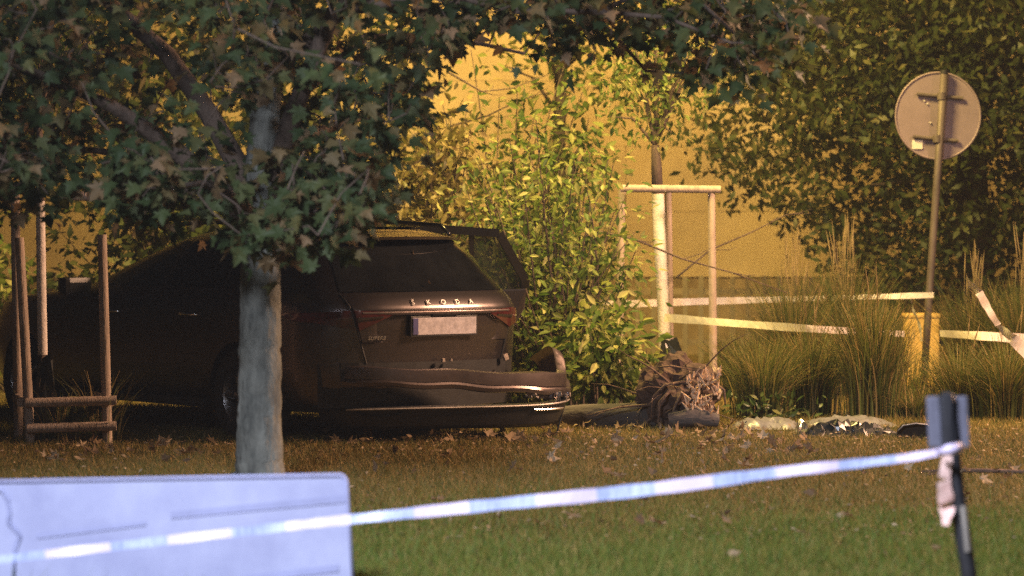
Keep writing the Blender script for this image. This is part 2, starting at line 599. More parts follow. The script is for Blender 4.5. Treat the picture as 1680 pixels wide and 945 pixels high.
def outline(z, w, yr, yf):
    h = [(u * w, yr + y) for u, y in REAR] + [((w), yr + 1.2 + (yf - 1.25 - yr - 1.2) * t) for t in (.15, .3, .45, .6, .75, .9)] + [(u * w, yf - y) for u, y in FRONT]
    full = h + [(-x, y) for x, y in reversed(h[1:-1])]
    return [Vector((x, y, z)) for x, y in full]


car = empty('crashed_car', (0, 0, 0), YAW)
pl_local = Vector((0, .05, .80))
car.location = Vector((plate_w.x, plate_w.y, 0)) - car_rot @ Vector((pl_local.x, pl_local.y, 0))
car.location.z = CAR_Z
tag(car, 'dark brown estate car with torn rear bumper and an open door', 'car')

b = MB()
rows = [outline(*l) for l in LEV]
b.grid(rows, close=True)
n = len(rows[0])
b.f.append(tuple(range(n - 1, -1, -1))); b.mi.append(0)
b.f.append(tuple((len(rows) - 1) * n + i for i in range(n))); b.mi.append(0)
body = b.build('body', M['paint'], car)
# wheel wells
for (wy, sx) in ((1.08, -1), (1.08, 1), (3.92, -1), (3.92, 1)):
    cm = MB()
    cm.tube([(sx * .62, wy, .33), (sx * 1.2, wy, .33)], .36, 28)
    co = cm.build('cutter', M['blackplastic'], car)
    md = body.modifiers.new('well', 'BOOLEAN'); md.operation = 'DIFFERENCE'; md.object = co; md.solver = 'EXACT'
bpy.context.view_layer.update()
dg = bpy.context.evaluated_depsgraph_get()
nm = bpy.data.meshes.new_from_object(body.evaluated_get(dg))
body.modifiers.clear()
body.data = nm
for o in [o for o in car.children if o.name.startswith('cutter')]:
    bpy.data.objects.remove(o)
body.name = 'body'
autosmooth(body, 32)


def patch(name, corners, m, parent, off=.006, nu=14, nv=6, side=False, thick=.0):
    """quad patch on the rear surface; corners (u,z) tl,tr,br,bl"""
    tl, tr, br, bl = corners
    rows = []
    for j in range(nv + 1):
        s = j / nv
        a = (tl[0] + (bl[0] - tl[0]) * s, tl[1] + (bl[1] - tl[1]) * s)
        c = (tr[0] + (br[0] - tr[0]) * s, tr[1] + (br[1] - tr[1]) * s)
        rr = []
        for i in range(nu + 1):
            t = i / nu
            u, z = a[0] + (c[0] - a[0]) * t, a[1] + (c[1] - a[1]) * t
            rr.append(Vector((u * 1.0, rear_y(u, z) - off - off * .6 * abs(u), z)))
        rows.append(rr)
    mb = MB(); mb.grid(rows)
    if thick:
        # rim folded forwards so the patch reads as a solid panel
        ring = rows[0] + [r[-1] for r in rows[1:-1]] + rows[-1][::-1] + [r[0] for r in rows[-2:0:-1]]
        back = [p + Vector((0, thick, 0)) for p in ring]
        mb.grid([ring, back], close=True)
    return autosmooth(mb.build(name, m, parent), 40)


# tailgate with its overhanging crease and number plate recess
def gate_off(u, z):
    """extra outward offset of the tailgate skin"""
    o = .012
    c = 1 - max(0, min(1, (abs(u) - .40) / .12))
    if z < .885:
        o -= .045 * c * min(1, (.885 - z) / .012) * max(0, min(1, (z - .70) / .10 + .35))
    if .875 < z < .915:
        o += .014
    if z < .705:
        o -= .05 * min(1, (.705 - z) / .03) + .05 * min(1, (.705 - z) / .13)
    return o


zl = [1.018, 1.005, .98, .95, .93, .917, .912, .90, .888, .884, .876, .86, .84, .81, .78, .75, .725, .708, .700, .69, .675, .65, .62, .585, .57]
rows = []
for z in zl:
    hw = lerp_tab([(.57, .545), (.70, .585), (.80, .615), (.92, .645), (1.02, .665)], z)
    us = [hw * t for t in np.linspace(-1, 1, 27)]
    rows.append([Vector((u, rear_y(u, z) - gate_off(u, z), z)) for u in us])
mb = MB(); mb.grid(rows)
ring = rows[0] + [r[-1] for r in rows[1:-1]] + rows[-1][::-1] + [r[0] for r in rows[-2:0:-1]]
mb.grid([ring, [p + Vector((0, .05, 0)) for p in ring]], close=True)
gate = autosmooth(mb.build('tailgate', M['paint'], car), 30)
# dark shut line around the tailgate
def gate_pt(u, z, extra=0.0):
    return Vector((u, rear_y(u, z) - gate_off(u, z) - extra, z))
for sx in (-1, 1):
    pts = [Vector((sx * (lerp_tab([(.57, .545), (.70, .585), (.80, .615), (.92, .645), (1.02, .665)], z) + .006), 0, z)) for z in np.linspace(.57, 1.02, 12)]
    pts = [Vector((p.x, rear_y(p.x, p.z) - .004, p.z)) for p in pts]
    b = MB(); b.tube(pts, .006, 6); b.build('shut_line', M['blackplastic'], gate)

# rear window
rw = patch('rear_window', [(-.55, 1.345), (.55, 1.345), (.665, 1.035), (-.665, 1.035)], M['carglass'], car, off=.007, nu=20, nv=10, thick=.02)
b = MB()
b.grid([[Vector((u, rear_y(u, 1.36) - .10 + .05 * (u / .6) ** 2, 1.372 - .012 * (u / .6) ** 2)) for u in np.linspace(-.6, .6, 17)],
        [Vector((u, rear_y(u, 1.36) - .105 + .05 * (u / .6) ** 2, 1.392 - .02 * (u / .6) ** 2)) for u in np.linspace(-.6, .6, 17)],
        [Vector((u, rear_y(u, 1.40) + .10, 1.424 - .03 * (u / .6) ** 2)) for u in np.linspace(-.6, .6, 17)],
        [Vector((u, rear_y(u, 1.36) + .05, 1.34)) for u in np.linspace(-.6, .6, 17)]])
autosmooth(b.build('roof_spoiler', M['paint'], car), 35)
b = MB(); b.tube([gate_pt(.02, 1.06, -.05), gate_pt(-.12, 1.075, -.045), gate_pt(-.30, 1.085, -.045)], .007, 6); b.build('rear_wiper', M['blackplastic'], car, smooth=True)
# tail lights: a wedge on the gate, the outer part on the wing
for sx in (-1, 1):
    q = [(sx * .648, .918), (sx * .37, .905), (sx * .42, .875), (sx * .618, .785)]
    a = patch('tail_light', q, M['redlens'], car, off=.020, nu=10, nv=5, thick=.03)
    tip = patch('light_bar', [(sx * .635, .868), (sx * .47, .878), (sx * .47, .868), (sx * .63, .850)], M['paint'], a, off=.026, nu=8, nv=2, thick=.01)
    q = [(sx * .665, .915), (sx * .90, .895), (sx * .88, .845), (sx * .635, .790)]
    patch('tail_light', q, M['redlens'], car, off=.014, nu=10, nv=5, thick=.03)

# crease highlight put in as a strip of lighter bumper paint
rows = [[gate_pt(u, .906, .002) for u in np.linspace(-.60, .60, 25)], [gate_pt(u, .899, .004) for u in np.linspace(-.60, .60, 25)], [gate_pt(u, .893, .002) for u in np.linspace(-.60, .60, 25)]]
b = MB(); b.grid(rows); b.build('trim_strip', M['paintdirty'], gate, smooth=True)
# number plate (characters are not legible in the photograph)
py0 = gate_pt(0, .80).y - .03
plate = MB(); plate.box((0, py0 - .022, .808), (.52, .012, .112)); po = plate.build('number_plate', M['plate'], car, bevel=.003)
b = MB(); b.box((-.238, py0 - .030, .808), (.040, .003, .106)); b.build('country_band', M['plateblue'], po)
b = MB(); b.box((0, py0 - .014, .808), (.545, .02, .135)); b.build('plate_holder', M['blackplastic'], po, bevel=.004)
b = MB(); b.tube([(-.10, py0 - .03, .878), (.10, py0 - .03, .878)], .006, 6); b.build('tailgate_handle', M['glossblack'], gate)


def text_part(txt, size, u0, z0, parent, m, name='lettering', extr=.003, space=1.0, off=.012, shear=0.0):
    cu = bpy.data.curves.new(name, 'FONT')
    cu.body = txt; cu.size = size; cu.extrude = extr; cu.space_character = space; cu.shear = shear
    cu.align_x = 'CENTER'; cu.align_y = 'CENTER'; cu.resolution_u = 3
    tmp = bpy.data.objects.new('tmp', cu); col.objects.link(tmp)
    bpy.context.view_layer.update()
    me = bpy.data.meshes.new_from_object(tmp.evaluated_get(bpy.context.evaluated_depsgraph_get()))
    bpy.data.objects.remove(tmp)
    me.materials.clear(); me.materials.append(m)
    p0 = gate_pt(u0, z0, off)
    p1 = gate_pt(u0, z0 + .02, off); px_ = gate_pt(u0 + .03, z0, off); pm_ = gate_pt(u0 - .03, z0, off)
    xa = (px_ - pm_).normalized(); ya = (p1 - p0).normalized(); za = xa.cross(ya).normalized(); ya = za.cross(xa)
    o = bpy.data.objects.new(name, me); link(o, parent)
    mw = Matrix((( xa.x, ya.x, za.x, p0.x), (xa.y, ya.y, za.y, p0.y), (xa.z, ya.z, za.z, p0.z), (0, 0, 0, 1)))
    o.matrix_local = mw
    return o


for i, ch in enumerate('\u0160KODA'):
    text_part(ch, .048, -.235 + i * .1185, .962, gate, M['letterchrome'], name='letter')
text_part('SUPERB', .036, -.50, .735, gate, M['chrome'], space=1.15, shear=.2)

# side windows and windscreen (dark glass on the greenhouse)
def side_x(y, z, sx):
    w, yr, yf = lev_at(z)
    # outline half width at distance y
    if y < yr + 1.2:
        d = y - yr
        u = lerp_tab([(yy_, uu) for uu, yy_ in REAR], max(d, 0))
        return sx * w * u
    if y > yf - 1.25:
        d = yf - y
        u = lerp_tab([(yy_, uu) for uu, yy_ in reversed(FRONT)], max(d, 0))
        return sx * w * u
    return sx * w


for sx in (-1, 1):
    for (y0t, y1t, y0b, y1b) in ((1.05, 1.30, .80, 1.32), (1.36, 2.02, 1.38, 2.06), (2.10, 2.50, 2.12, 2.98)):
        if sx > 0 and y0t == 1.36:
            continue      # this door stands open
        rows = []
        for j in range(6):
            s = j / 5; z = 1.355 + (1.05 - 1.355) * s
            a, c = y0t + (y0b - y0t) * s, y1t + (y1b - y1t) * s
            rows.append([Vector((side_x(a + (c - a) * t, z, sx) + sx * .006, a + (c - a) * t, z)) for t in np.linspace(0, 1, 8)])
        mb = MB(); mb.grid(rows); mb.build('side_window', M['carglass'], car, smooth=True)
    # roof rail
    b = MB()
    b.tube([(sx * .565, .72, 1.40), (sx * .585, .84, 1.462), (sx * .595, 1.3, 1.482), (sx * .595, 1.9, 1.485), (sx * .58, 2.3, 1.47), (sx * .565, 2.42, 1.42)], [.012, .016, .017, .017, .016, .012], 8)
    b.build('roof_rail', M['glossblack'], car, smooth=True)
    # mirror
    b = MB(); b.box((sx * 1.0, 3.05, 1.02), (.22, .12, .15)); b.build('wing_mirror', M['glossblack'], car, bevel=.04)
    # door handles
    for hy in (1.55, 2.55):
        if sx > 0 and hy < 2: continue
        b = MB(); b.tube([(sx * .935, hy, .86), (sx * .955, hy + .05, .862), (sx * .955, hy + .18, .864), (sx * .935, hy + .22, .864)], .012, 8); b.build('door_handle', M['chrome'], car, smooth=True)
    # sill line and wheel arch trim
    b = MB(); b.box((sx * .915, 2.5, .27), (.05, 2.0, .06)); b.build('sill', M['blackplastic'], car, bevel=.015)
rows = []
for j in range(7):
    s = j / 6; z = 1.37 + (1.04 - 1.37) * s
    w, yr, yf = lev_at(z)
    rows.append([Vector((uu * w * .86, yf - lerp_tab([(a, c) for a, c in reversed(FRONT)], abs(uu * .86)) + .008, z)) for uu in np.linspace(-1, 1, 17)])
b = MB(); b.grid(rows); b.build('windscreen', M['carglass'], car, smooth=True)

# wheels
for (wy, sx) in ((1.08, -1), (1.08, 1), (3.92, -1), (3.92, 1)):
    wh = link(bpy.data.objects.new('wheel', None), car); wh.location = (sx * .80, wy, .335)
    b = MB()
    prof = [(.21, -.11), (.30, -.115), (.325, -.09), (.333, 0), (.325, .09), (.30, .115), (.21, .11)]
    rows = [[Vector((x, r * math.cos(t), r * math.sin(t))) for t in np.linspace(0, 2 * math.pi, 33)[:-1]] for r, x in prof]
    b.grid(rows, close=True); b.build('tyre', M['tyre'], wh, smooth=True)
    b = MB()
    rows = [[Vector((sx * x, r * math.cos(t), r * math.sin(t))) for t in np.linspace(0, 2 * math.pi, 33)[:-1]] for r, x in [(.215, .10), (.20, .08), (.19, .0)]]
    b.grid(rows, close=True)
    for k in range(5):
        a0 = 2 * math.pi * k / 5
        b.tube([(sx * .085, 0, 0), (sx * .07, .2 * math.cos(a0), .2 * math.sin(a0))], [.04, .028], 6)
    b.build('rim', M['rim'], wh, smooth=True)

# dark bumper beam and trunk lip left behind where the cover came away
b = MB()
b.grid([[Vector((u, rear_y(u, .5) + .01 - .012, z)) for u in np.linspace(-.80, .80, 17)] for z in (.575, .52, .44, .36, .28)])
b.build('bumper_beam', M['blackplastic'], car)
b = MB()
for u, s_ in ((-.02, .016), (.045, .011), (.56, .026)):
    b.box((u, rear_y(u, .56) - .05, .578 + s_ * .3), (s_ * 1.3, .02, s_ * 1.6), rot=Matrix.Rotation(u * 5, 3, 'Y'))
b.build('torn_clip', M['tornplastic'], car, bevel=.003)

# --- rear bumper: torn off, still hanging on at the left corner, right end swung out
BUMP_A = R(-16)
bump = link(bpy.data.objects.new('rear_bumper', None), car)
bump.location = (-.80, .08, 0)
bump.rotation_euler = (R(0), R(1.2), BUMP_A)
BPLAN = [(-.80, .62), (-.885, .42), (-.84, .26), (-.74, .13), (-.60, .06), (-.42, .02), (-.2, 0), (0, 0), (.2, 0), (.42, .02), (.60, .055), (.74, .12), (.84, .22), (.895, .36), (.905, .52), (.86, .68)]
BPLAN = [(u + .83, y) for u, y in BPLAN]


def plan_at(t):
    x = t * (len(BPLAN) - 1); i = min(int(x), len(BPLAN) - 2); f = x - i
    p0 = BPLAN[max(i - 1, 0)]; p1 = BPLAN[i]; p2 = BPLAN[i + 1]; p3 = BPLAN[min(i + 2, len(BPLAN) - 1)]
    o = []
    for a in (0, 1):
        m1, m2 = (p2[a] - p0[a]) / 2, (p3[a] - p1[a]) / 2
        f2, f3 = f * f, f * f * f
        o.append((2 * f3 - 3 * f2 + 1) * p1[a] + (f3 - 2 * f2 + f) * m1 + (-2 * f3 + 3 * f2) * p2[a] + (f3 - f2) * m2)
    return o


def sweep(name, prof, t0, t1, m, parent, nt=56, lift=None, thick=.006, curl=None):
    rows_o, rows_i = [], []
    for k in range(nt + 1):
        t = t0 + (t1 - t0) * k / nt
        x, y = plan_at(t)
        x2, y2 = plan_at(min(t + .01, 1)); x1, y1 = plan_at(max(t - .01, 0))
        d = Vector((x2 - x1, y2 - y1)).normalized(); nx, ny = d.y, -d.x
        dz = lift(t) if lift else (0, 0)
        ro, ri = [], []
        for j, (o_, z) in enumerate(prof):
            s = j / (len(prof) - 1)
            zz = z + dz[0] * (1 - s) + dz[1] * s - .035 * max(0, t - .35) * math.sin(min(1, (t - .3) / .5) * math.pi)
            if curl: o_ = o_ + curl(t, s)
            ro.append(Vector((x + nx * o_, y + ny * o_, zz)))
            ri.append(Vector((x + nx * (o_ - thick), y + ny * (o_ - thick), zz)))
        rows_o.append(ro); rows_i.append(ri)
    mb = MB()
    loop = [o + list(reversed(i)) for o, i in zip(rows_o, rows_i)]
    mb.grid(loop, close=True)
    nn = len(loop[0])
    mb.f.append(tuple(range(nn))); mb.mi.append(0)
    mb.f.append(tuple((len(loop) - 1) * nn + i for i in range(nn))); mb.mi.append(0)
    return autosmooth(mb.build(name, m, parent), 32)


def lift_cover(t):
    e = max(0.0, min(1.0, (t - .80) / .07))
    top = .15 * e * e * (3 - 2 * e) - .09 * max(0, (t - .90) / .10) ** 2 - .03 * max(0, min(1, (t - .15) / .6))
    top += .04 * max(0, (.22 - t) / .2) + .006 * math.sin(t * 31)
    return (top, .03 - .085 * max(0, (t - .30) / .6) ** 1.5 + .007 * math.sin(t * 43 + 1))


def curl_cover(t, s):
    e = max(0.0, min(1.0, (t - .78) / .12))
    return -.07 * e * (1 - s) ** 2 + .012 * math.sin(t * 23) * s


cover = sweep('bumper_cover', [(-.05, .560), (-.012, .556), (0, .545), (.004, .50), (.004, .462), (-.004, .456), (.016, .450), (.022, .432), (.016, .405), (-.01, .395)], .02, 1.0, M['paintdirty'], bump, lift=lift_cover, curl=curl_cover)
sweep('bumper_end', [(.006, .40), (-.004, .33), (-.03, .22), (-.07, .06)], .80, .865, M['blackplastic'], bump, nt=10)
tilt = lambda t: ((t - .62) * .10, (t - .62) * .05)
dif = sweep('diffuser', [(-.05, .33), (.0, .325), (.012, .315), (-.005, .30), (-.02, .25), (-.05, .19), (-.10, .165)], .10, .84, M['blackplastic'], bump, lift=tilt)
sweep('trim_strip', [(.016, .322), (.020, .316), (.016, .310)], .20, .82, M['steel'], dif, lift=lambda t: ((t - .62) * .10, (t - .62) * .10))
sweep('chrome_strip', [(.006, .292), (.010, .285), (.006, .278)], .64, .76, M['chrome'], dif, nt=14, lift=lambda t: (.003, .003))
# exhaust outline on the left
ep = []
for a in np.linspace(0, 2 * math.pi, 20):
    t = .285 + .055 * math.cos(a)
    x, y = plan_at(t)
    ep.append(Vector((x, y + .004, .262 + .026 * math.sin(a))))
b = MB(); b.tube(ep, .0045, 6, cap=False); b.build('exhaust_trim', M['glossblack'], dif, smooth=True)
# torn bits in the gap
for k in range(26):
    t = .60 + .24 * rng.random()
    x, y = plan_at(t)
    s_ = .012 + .03 * rng.random()
    b = MB()
    b.box((x, y + .02 - .03 * rng.random(), .362 + .02 * rng.random()), (s_ * 1.7, .008, s_ * .7), rot=Matrix.Rotation(rng.normal() * .7, 3, 'Y') @ Matrix.Rotation(rng.normal(), 3, 'Z'))
    b.build('torn_shred', M['tornplastic'] if k % 2 else M['paintdirty'], bump)

for k in range(9):
    t = .70 + .16 * rng.random()
    x, y = plan_at(t)
    ln = .03 + .07 * rng.random(); a = rng.normal() * .8
    b = MB(); b.tube([(x, y - .01, .375), (x + math.sin(a) * ln * .5, y - .03, .37 + .02 * rng.normal()), (x + math.sin(a) * ln, y - .025, .36 - ln * .5)], [.008, .006, .002], 4)
    b.build('torn_strand', M['blackplastic'] if k % 3 else M['tornplastic'], bump)

# --- open rear right door
door = link(bpy.data.objects.new('open_door', None), car)
door.location = (.925, 2.05, 0)
door.rotation_euler = (0, 0, R(64))
# door runs from hinge (0,0) to (0,-1.02); x>0 is its outside
def door_pt(y, z):
    xo = -.0 - .38 * max(0, z - .95) * .62
    return Vector((xo, y, z))
b = MB()
b.prism([door_pt(0, .34), door_pt(0, .96), door_pt(-.55, .985), door_pt(-1.07, 1.0), door_pt(-1.06, .86), door_pt(-.92, .62), door_pt(-.78, .36)], (-.10, 0, 0))
b.build('door_panel', M['paint'], door, bevel=.012)
fr = [(0, .96), (-.02, 1.40), (-.45, 1.43), (-.86, 1.40), (-1.07, 1.06), (-1.07, 1.0)]
b = MB()
for (a, c) in zip(fr, fr[1:]):
    p, q = door_pt(*a), door_pt(*c)
    d = (q - p).normalized(); nrm = Vector((1, 0, 0)).cross(d).normalized() * .030
    b.prism([p - nrm, q - nrm, q + nrm, p + nrm], (-.045, 0, 0))
b.build('window_frame', M['glossblack'], door)
b = MB(); b.prism([door_pt(-.66, .98), door_pt(-.64, 1.41), door_pt(-.675, 1.41), door_pt(-.70, .98)], (-.03, 0, 0)); b.build('divider_bar', M['glossblack'], door)
b = MB(); b.prism([door_pt(-.02, .98) + Vector((-.015, 0, 0)), door_pt(-.04, 1.39) + Vector((-.015, 0, 0)), door_pt(-.64, 1.41) + Vector((-.015, 0, 0)), door_pt(-.66, .99) + Vector((-.015, 0, 0))], (-.004, 0, 0)); b.build('window_pane', M['clearglass'], door)
b = MB(); b.prism([door_pt(-.695, .98) + Vector((-.015, 0, 0)), door_pt(-.675, 1.405) + Vector((-.015, 0, 0)), door_pt(-.85, 1.39) + Vector((-.015, 0, 0)), door_pt(-1.05, 1.06) + Vector((-.015, 0, 0)), door_pt(-1.05, 1.0) + Vector((-.015, 0, 0))], (-.004, 0, 0)); b.build('quarter_pane', M['tintglass'], door)
# dark doorway opening in the body side
rows = []
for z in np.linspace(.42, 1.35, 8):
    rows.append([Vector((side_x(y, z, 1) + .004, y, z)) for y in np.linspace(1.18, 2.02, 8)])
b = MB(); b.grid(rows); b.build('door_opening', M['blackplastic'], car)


# ------------------------------------------------------------------ foreground maple
TY = 18.5
tb = at(427, 805, TY); tb.z = 0
maple = empty('maple_tree', tb)
tag(maple, 'grey barked maple with spreading leafy crown standing in front of the car', 'tree')


def L(p):
    return Vector(p) - Vector(maple.location)


limbs = []
trunk_pts = [(at(427, 815, TY), .20), (at(426, 795, TY), .140), (at(425, 700, TY), .122), (at(426, 600, TY), .116), (at(427, 500, TY), .112), (at(428, 420, TY), .107), (at(430, 330, TY), .098), (at(434, 200, TY), .085), (at(446, 40, TY), .075), (at(440, -150, TY + .1), .06), (at(455, -420, TY), .04), (at(450, -700, TY), .02)]
limbs.append(trunk_pts)


def limb(pts):
    limbs.append([(at(x, y, TY + dy), r) for x, y, dy, r in pts])


limb([(424, 385, .06, .07), (350, 300, -.15, .058), (275, 235, -.3, .05), (185, 175, -.5, .036), (60, 120, -.7, .022), (-80, 60, -.9, .012)])
limb([(426, 335, .03, .07), (345, 190, .1, .055), (275, 90, .25, .047), (180, 5, .4, .036), (60, -110, .6, .022)])
limb([(440, 330, .0, .065), (480, 190, -.1, .055), (520, 85, -.25, .048), (560, -10, -.4, .04), (640, -130, -.6, .025), (760, -260, -.8, .012)])
limb([(435, 260, .05, .05), (500, 150, .3, .03), (600, 60, .6, .022), (690, 62, .8, .018), (790, 72, .9, .013), (860, 88, 1.0, .009)])
limb([(445, 120, .0, .05), (560, 20, -.2, .035), (720, -15, -.4, .026), (850, 18, -.55, .02), (985, 20, -.65, .015), (1090, 28, -.7, .011), (1200, 70, -.8, .007)])
limb([(560, 20, -.2, .03), (760, -70, .1, .022), (930, -20, .3, .018), (1010, 60, .4, .013), (1060, 116, .5, .010), (1130, 121, .5, .008), (1155, 92, .5, .006), (1215, 120, .5, .004)])
limb([(985, 20, -.65, .013), (1100, -40, -.5, .012), (1190, 40, -.45, .010), (1260, 110, -.4, .006)])
limb([(425, 380, .0, .05), (470, 330, -.5, .03), (520, 350, -.9, .018), (560, 380, -1.1, .01)])
limb([(420, 360, .0, .045), (380, 320, -.6, .03), (330, 300, -1.1, .018), (270, 310, -1.5, .01)])
limb([(420, 360, .0, .05), (330, 280, .6, .03), (180, 250, 1.0, .02), (20, 230, 1.3, .012)])
limb([(430, 250, .0, .05), (540, 210, .7, .03), (630, 180, 1.2, .015)])
mb = MB()
limb_meshes = []
for lb in limbs:
    if lb is trunk_pts:
        ps, rs = [], []
        for (p, r), (q, r2_) in zip(lb, lb[1:]):
            for f in np.linspace(0, 1, 9)[:-1]:
                ps.append(L(p.lerp(q, f)) + Vector((random.gauss(0, .003), random.gauss(0, .003), 0)))
                rs.append((r + (r2_ - r) * f) * random.uniform(.99, 1.01))
        mb.tube(ps, rs, 22, jitter=.018)
    else:
        lm_ = MB(); lm_.tube([L(p) for p, r in lb], [r for p, r in lb], 8, jitter=.03)
        limb_meshes.append(lm_)
trunk_o = MB()
trunk_o.v, trunk_o.f, trunk_o.mi = mb.v, mb.f, mb.mi

EDGE = [(-400, 330), (-100, 370), (0, 352), (50, 372), (90, 345), (105, 308), (180, 310), (200, 385), (330, 380), (400, 425), (460, 445), (520, 428), (600, 398), (625, 320), (690, 205), (735, 95), (770, 60), (850, 55), (900, 115), (1000, 120), (1110, 130), (1180, 150), (1250, 178), (1300, 150), (1322, 60), (1345, -200)]
GAPS = [(250, 55, 85, 45), (330, 352, 18, 22), (385, 195, 42, 32), (300, 205, 40, 20), (800, 45, 60, 12), (1060, 80, 40, 30), (620, 20, 40, 30), (60, 160, 50, 12), (150, 255, 60, 12), (700, 250, 60, 60)]
SHOW = [(420, 300, 440, 170, 42), (180, 10, 275, 90, 30), (275, 90, 320, 150, 26), (190, 180, 280, 238, 26), (280, 238, 400, 330, 22), (470, 230, 530, 70, 34), (370, 180, 410, 250, 26)]
CP = []
lp = np.array([tuple(Vector(p).lerp(q, f)) for lb in limbs for (p, r), (q, r2_) in zip(lb[(5 if lb is trunk_pts else 1):], lb[(6 if lb is trunk_pts else 2):]) for f in np.linspace(0, 1, 7)])


def try_cluster(x, y, Y):
    if y > lerp_tab(EDGE, x) - 22 - rng.random() * 18: return
    for gx, gy, ga, gb in GAPS:
        if ((x - gx) / ga) ** 2 + ((y - gy) / gb) ** 2 < 1: return
    if Y < TY + .25:
        for (ax_, ay_, bx_, by_, w_) in SHOW:
            tx, ty = bx_ - ax_, by_ - ay_
            f = max(0, min(1, ((x - ax_) * tx + (y - ay_) * ty) / (tx * tx + ty * ty)))
            if math.hypot(x - ax_ - f * tx, y - ay_ - f * ty) < w_ and rng.random() < .85: return
    CP.append(at(x, y, Y))


for _ in range(900):
    try_cluster(rng.uniform(-350, 730), rng.uniform(-60, 450), TY + rng.normal() * .85 - .25)
for _ in range(320):
    try_cluster(rng.uniform(-250, 740), rng.uniform(250, 450), TY - .9 + rng.normal() * .45)
for _ in range(330):
    try_cluster(rng.uniform(700, 1330), rng.uniform(-50, 190), TY + rng.normal() * .5)
for _ in range(320):
    try_cluster(rng.uniform(-700, 1150), rng.uniform(-750, -40), TY + rng.normal() * 1.1)
twigs = MB()
P, D, N_ = [], [], []
nodes = [tuple(p) for p in lp]
cp_d = [((lp - np.array(c)) ** 2).sum(1).min() for c in CP]
node_arr = np.zeros((len(nodes) + len(CP), 3)); node_arr[:len(nodes)] = lp
n_nodes = len(nodes)
for ci in np.argsort(cp_d):
    c = CP[ci]
    d2 = ((node_arr[:n_nodes] - np.array(c)) ** 2).sum(1)
    base = Vector(node_arr[int(np.argmin(d2))])
    node_arr[n_nodes] = c; n_nodes += 1
    ln = (c - base).length
    midp = base.lerp(c, .55) + Vector((rng.normal(), rng.normal(), rng.normal() + .5)) * ln * .10
    twigs.tube([L(base), L(midp), L(c)], [.0055, .0045, .0035], 4, cap=False)
    k = int(rng.integers(5, 11))
    for _ in range(k):
        o = rng.normal(size=3) * np.array([.09, .09, .07])
        P.append(np.array(c) + o)
        outw = np.array([o[0], o[1], 0]) + rng.normal(size=3) * .05
        D.append(outw / (np.linalg.norm(outw) + 1e-6) + np.array([0, 0, -.75 + rng.normal() * .35]))
        N_.append(np.array([rng.normal() * .45, -.45 + rng.normal() * .45, .75]))
P = np.array(P); Rm = frames(np.array(D), np.array(N_)); S = .055 + .06 * rng.random(len(P))
autosmooth(trunk_o.build('trunk', M['bark'], maple, fix=True), 60)
for lm_ in limb_meshes:
    autosmooth(lm_.build('limb', M['barkdark'], maple), 60)
twigs.build('twigs', M['barkdark'], maple, fix=False)
maple_leaves = (P, Rm, S)
add_leaves(maple, MAPLE_T, P, Rm, S, M['maple'])


# ------------------------------------------------------------------ shrubs and trees further back
def shrub(name, label, cat, base, centre, radii, nst, nleaf, m, tmpl=OVAL_T, size=(.08, .13), singles=120, stem_r=.012, group=None, droop=-.35, shell=.25, bark='barkdark'):
    t = empty(name, base)
    tag(t, label, cat, group)
    centre = np.array(centre); radii = np.array(radii)
    mb = MB()
    P, D = [], []
    per = max(1, nleaf // nst)
    for s in range(nst):
        v = rand_unit(1)[0] * (rng.random() ** shell)
        tip = centre + v * radii
        b0 = np.array(base) + np.array([rng.normal() * .12, rng.normal() * .12, 0])
        mid = b0 * .45 + tip * .55 + np.array([rng.normal() * .08, rng.normal() * .08, .12])
        tt = np.linspace(0, 1, 7)
        pts = [(1 - q) ** 2 * b0 + 2 * q * (1 - q) * mid + q * q * tip for q in tt]
        mb.tube([Vector(p - np.array(base)) for p in pts], [stem_r * (1 - .75 * q) for q in tt], 5, cap=False)
        for _ in range(per):
            q = 1 - .75 * rng.random() ** 1.6
            p = (1 - q) ** 2 * b0 + 2 * q * (1 - q) * mid + q * q * tip
            off = rng.normal(size=3) * np.array([.14, .14, .13]) * (.35 + radii.mean() * .5) * rng.uniform(.4, 1.5)
            pp = p + off
            if pp[2] < .04: continue
            P.append(pp)
            D.append(off / (np.linalg.norm(off) + 1e-6) + rng.normal(size=3) * .35 + np.array([0, 0, droop]))
    mb.build('stems', M[bark], t, smooth=True, fix=False)
    P = np.array(P); D = np.array(D)
    Nn = rng.normal(size=P.shape) * .6 + np.array([0, -.25, .6])
    Rm = frames(D, Nn)
    S = rng.uniform(size[0], size[1], len(P))
    add_leaves(t, tmpl, P, Rm, S, m, singles=singles)
    return t


# big shrub right behind the car
shrub('leafy_shrub', 'dense yellow green shrub between the open car door and the staked sapling', 'shrub', (.30, 26.0, 0), (.24, 26.0, 1.10), (.74, .6, 1.18), 110, 5400, M['shrub'], singles=300, size=(.035, .105))
shrub('leafy_shrub', 'brownish leafed shrub rising behind the car roof', 'shrub', (-.80, 27.2, 0), (-.80, 27.2, 1.40), (.85, .5, 1.10), 80, 5200, M['shrubdry'], singles=200)
shrub('twiggy_shrub', 'tall sparse shrub with bare arching twigs against the ochre wall', 'shrub', (-.05, 28.4, 0), (.10, 28.4, 1.8), (.95, .4, 1.20), 70, 3300, M['shrub'], singles=200, stem_r=.014)
shrub('low_shrub', 'low pale leafed shrub behind the upturned roots', 'shrub', (.72, 25.3, 0), (.70, 25.3, .40), (.36, .3, .40), 34, 1000, M['shrub'], singles=200, stem_r=.008)
shrub('dark_shrub', 'dark shrub hidden behind the front of the car', 'shrub', (-2.6, 28.6, 0), (-2.6, 28.6, 1.05), (1.45, .5, 1.15), 90, 8500, M['darkleaf'], tmpl=OVALS_T, size=(.09, .15), singles=120)
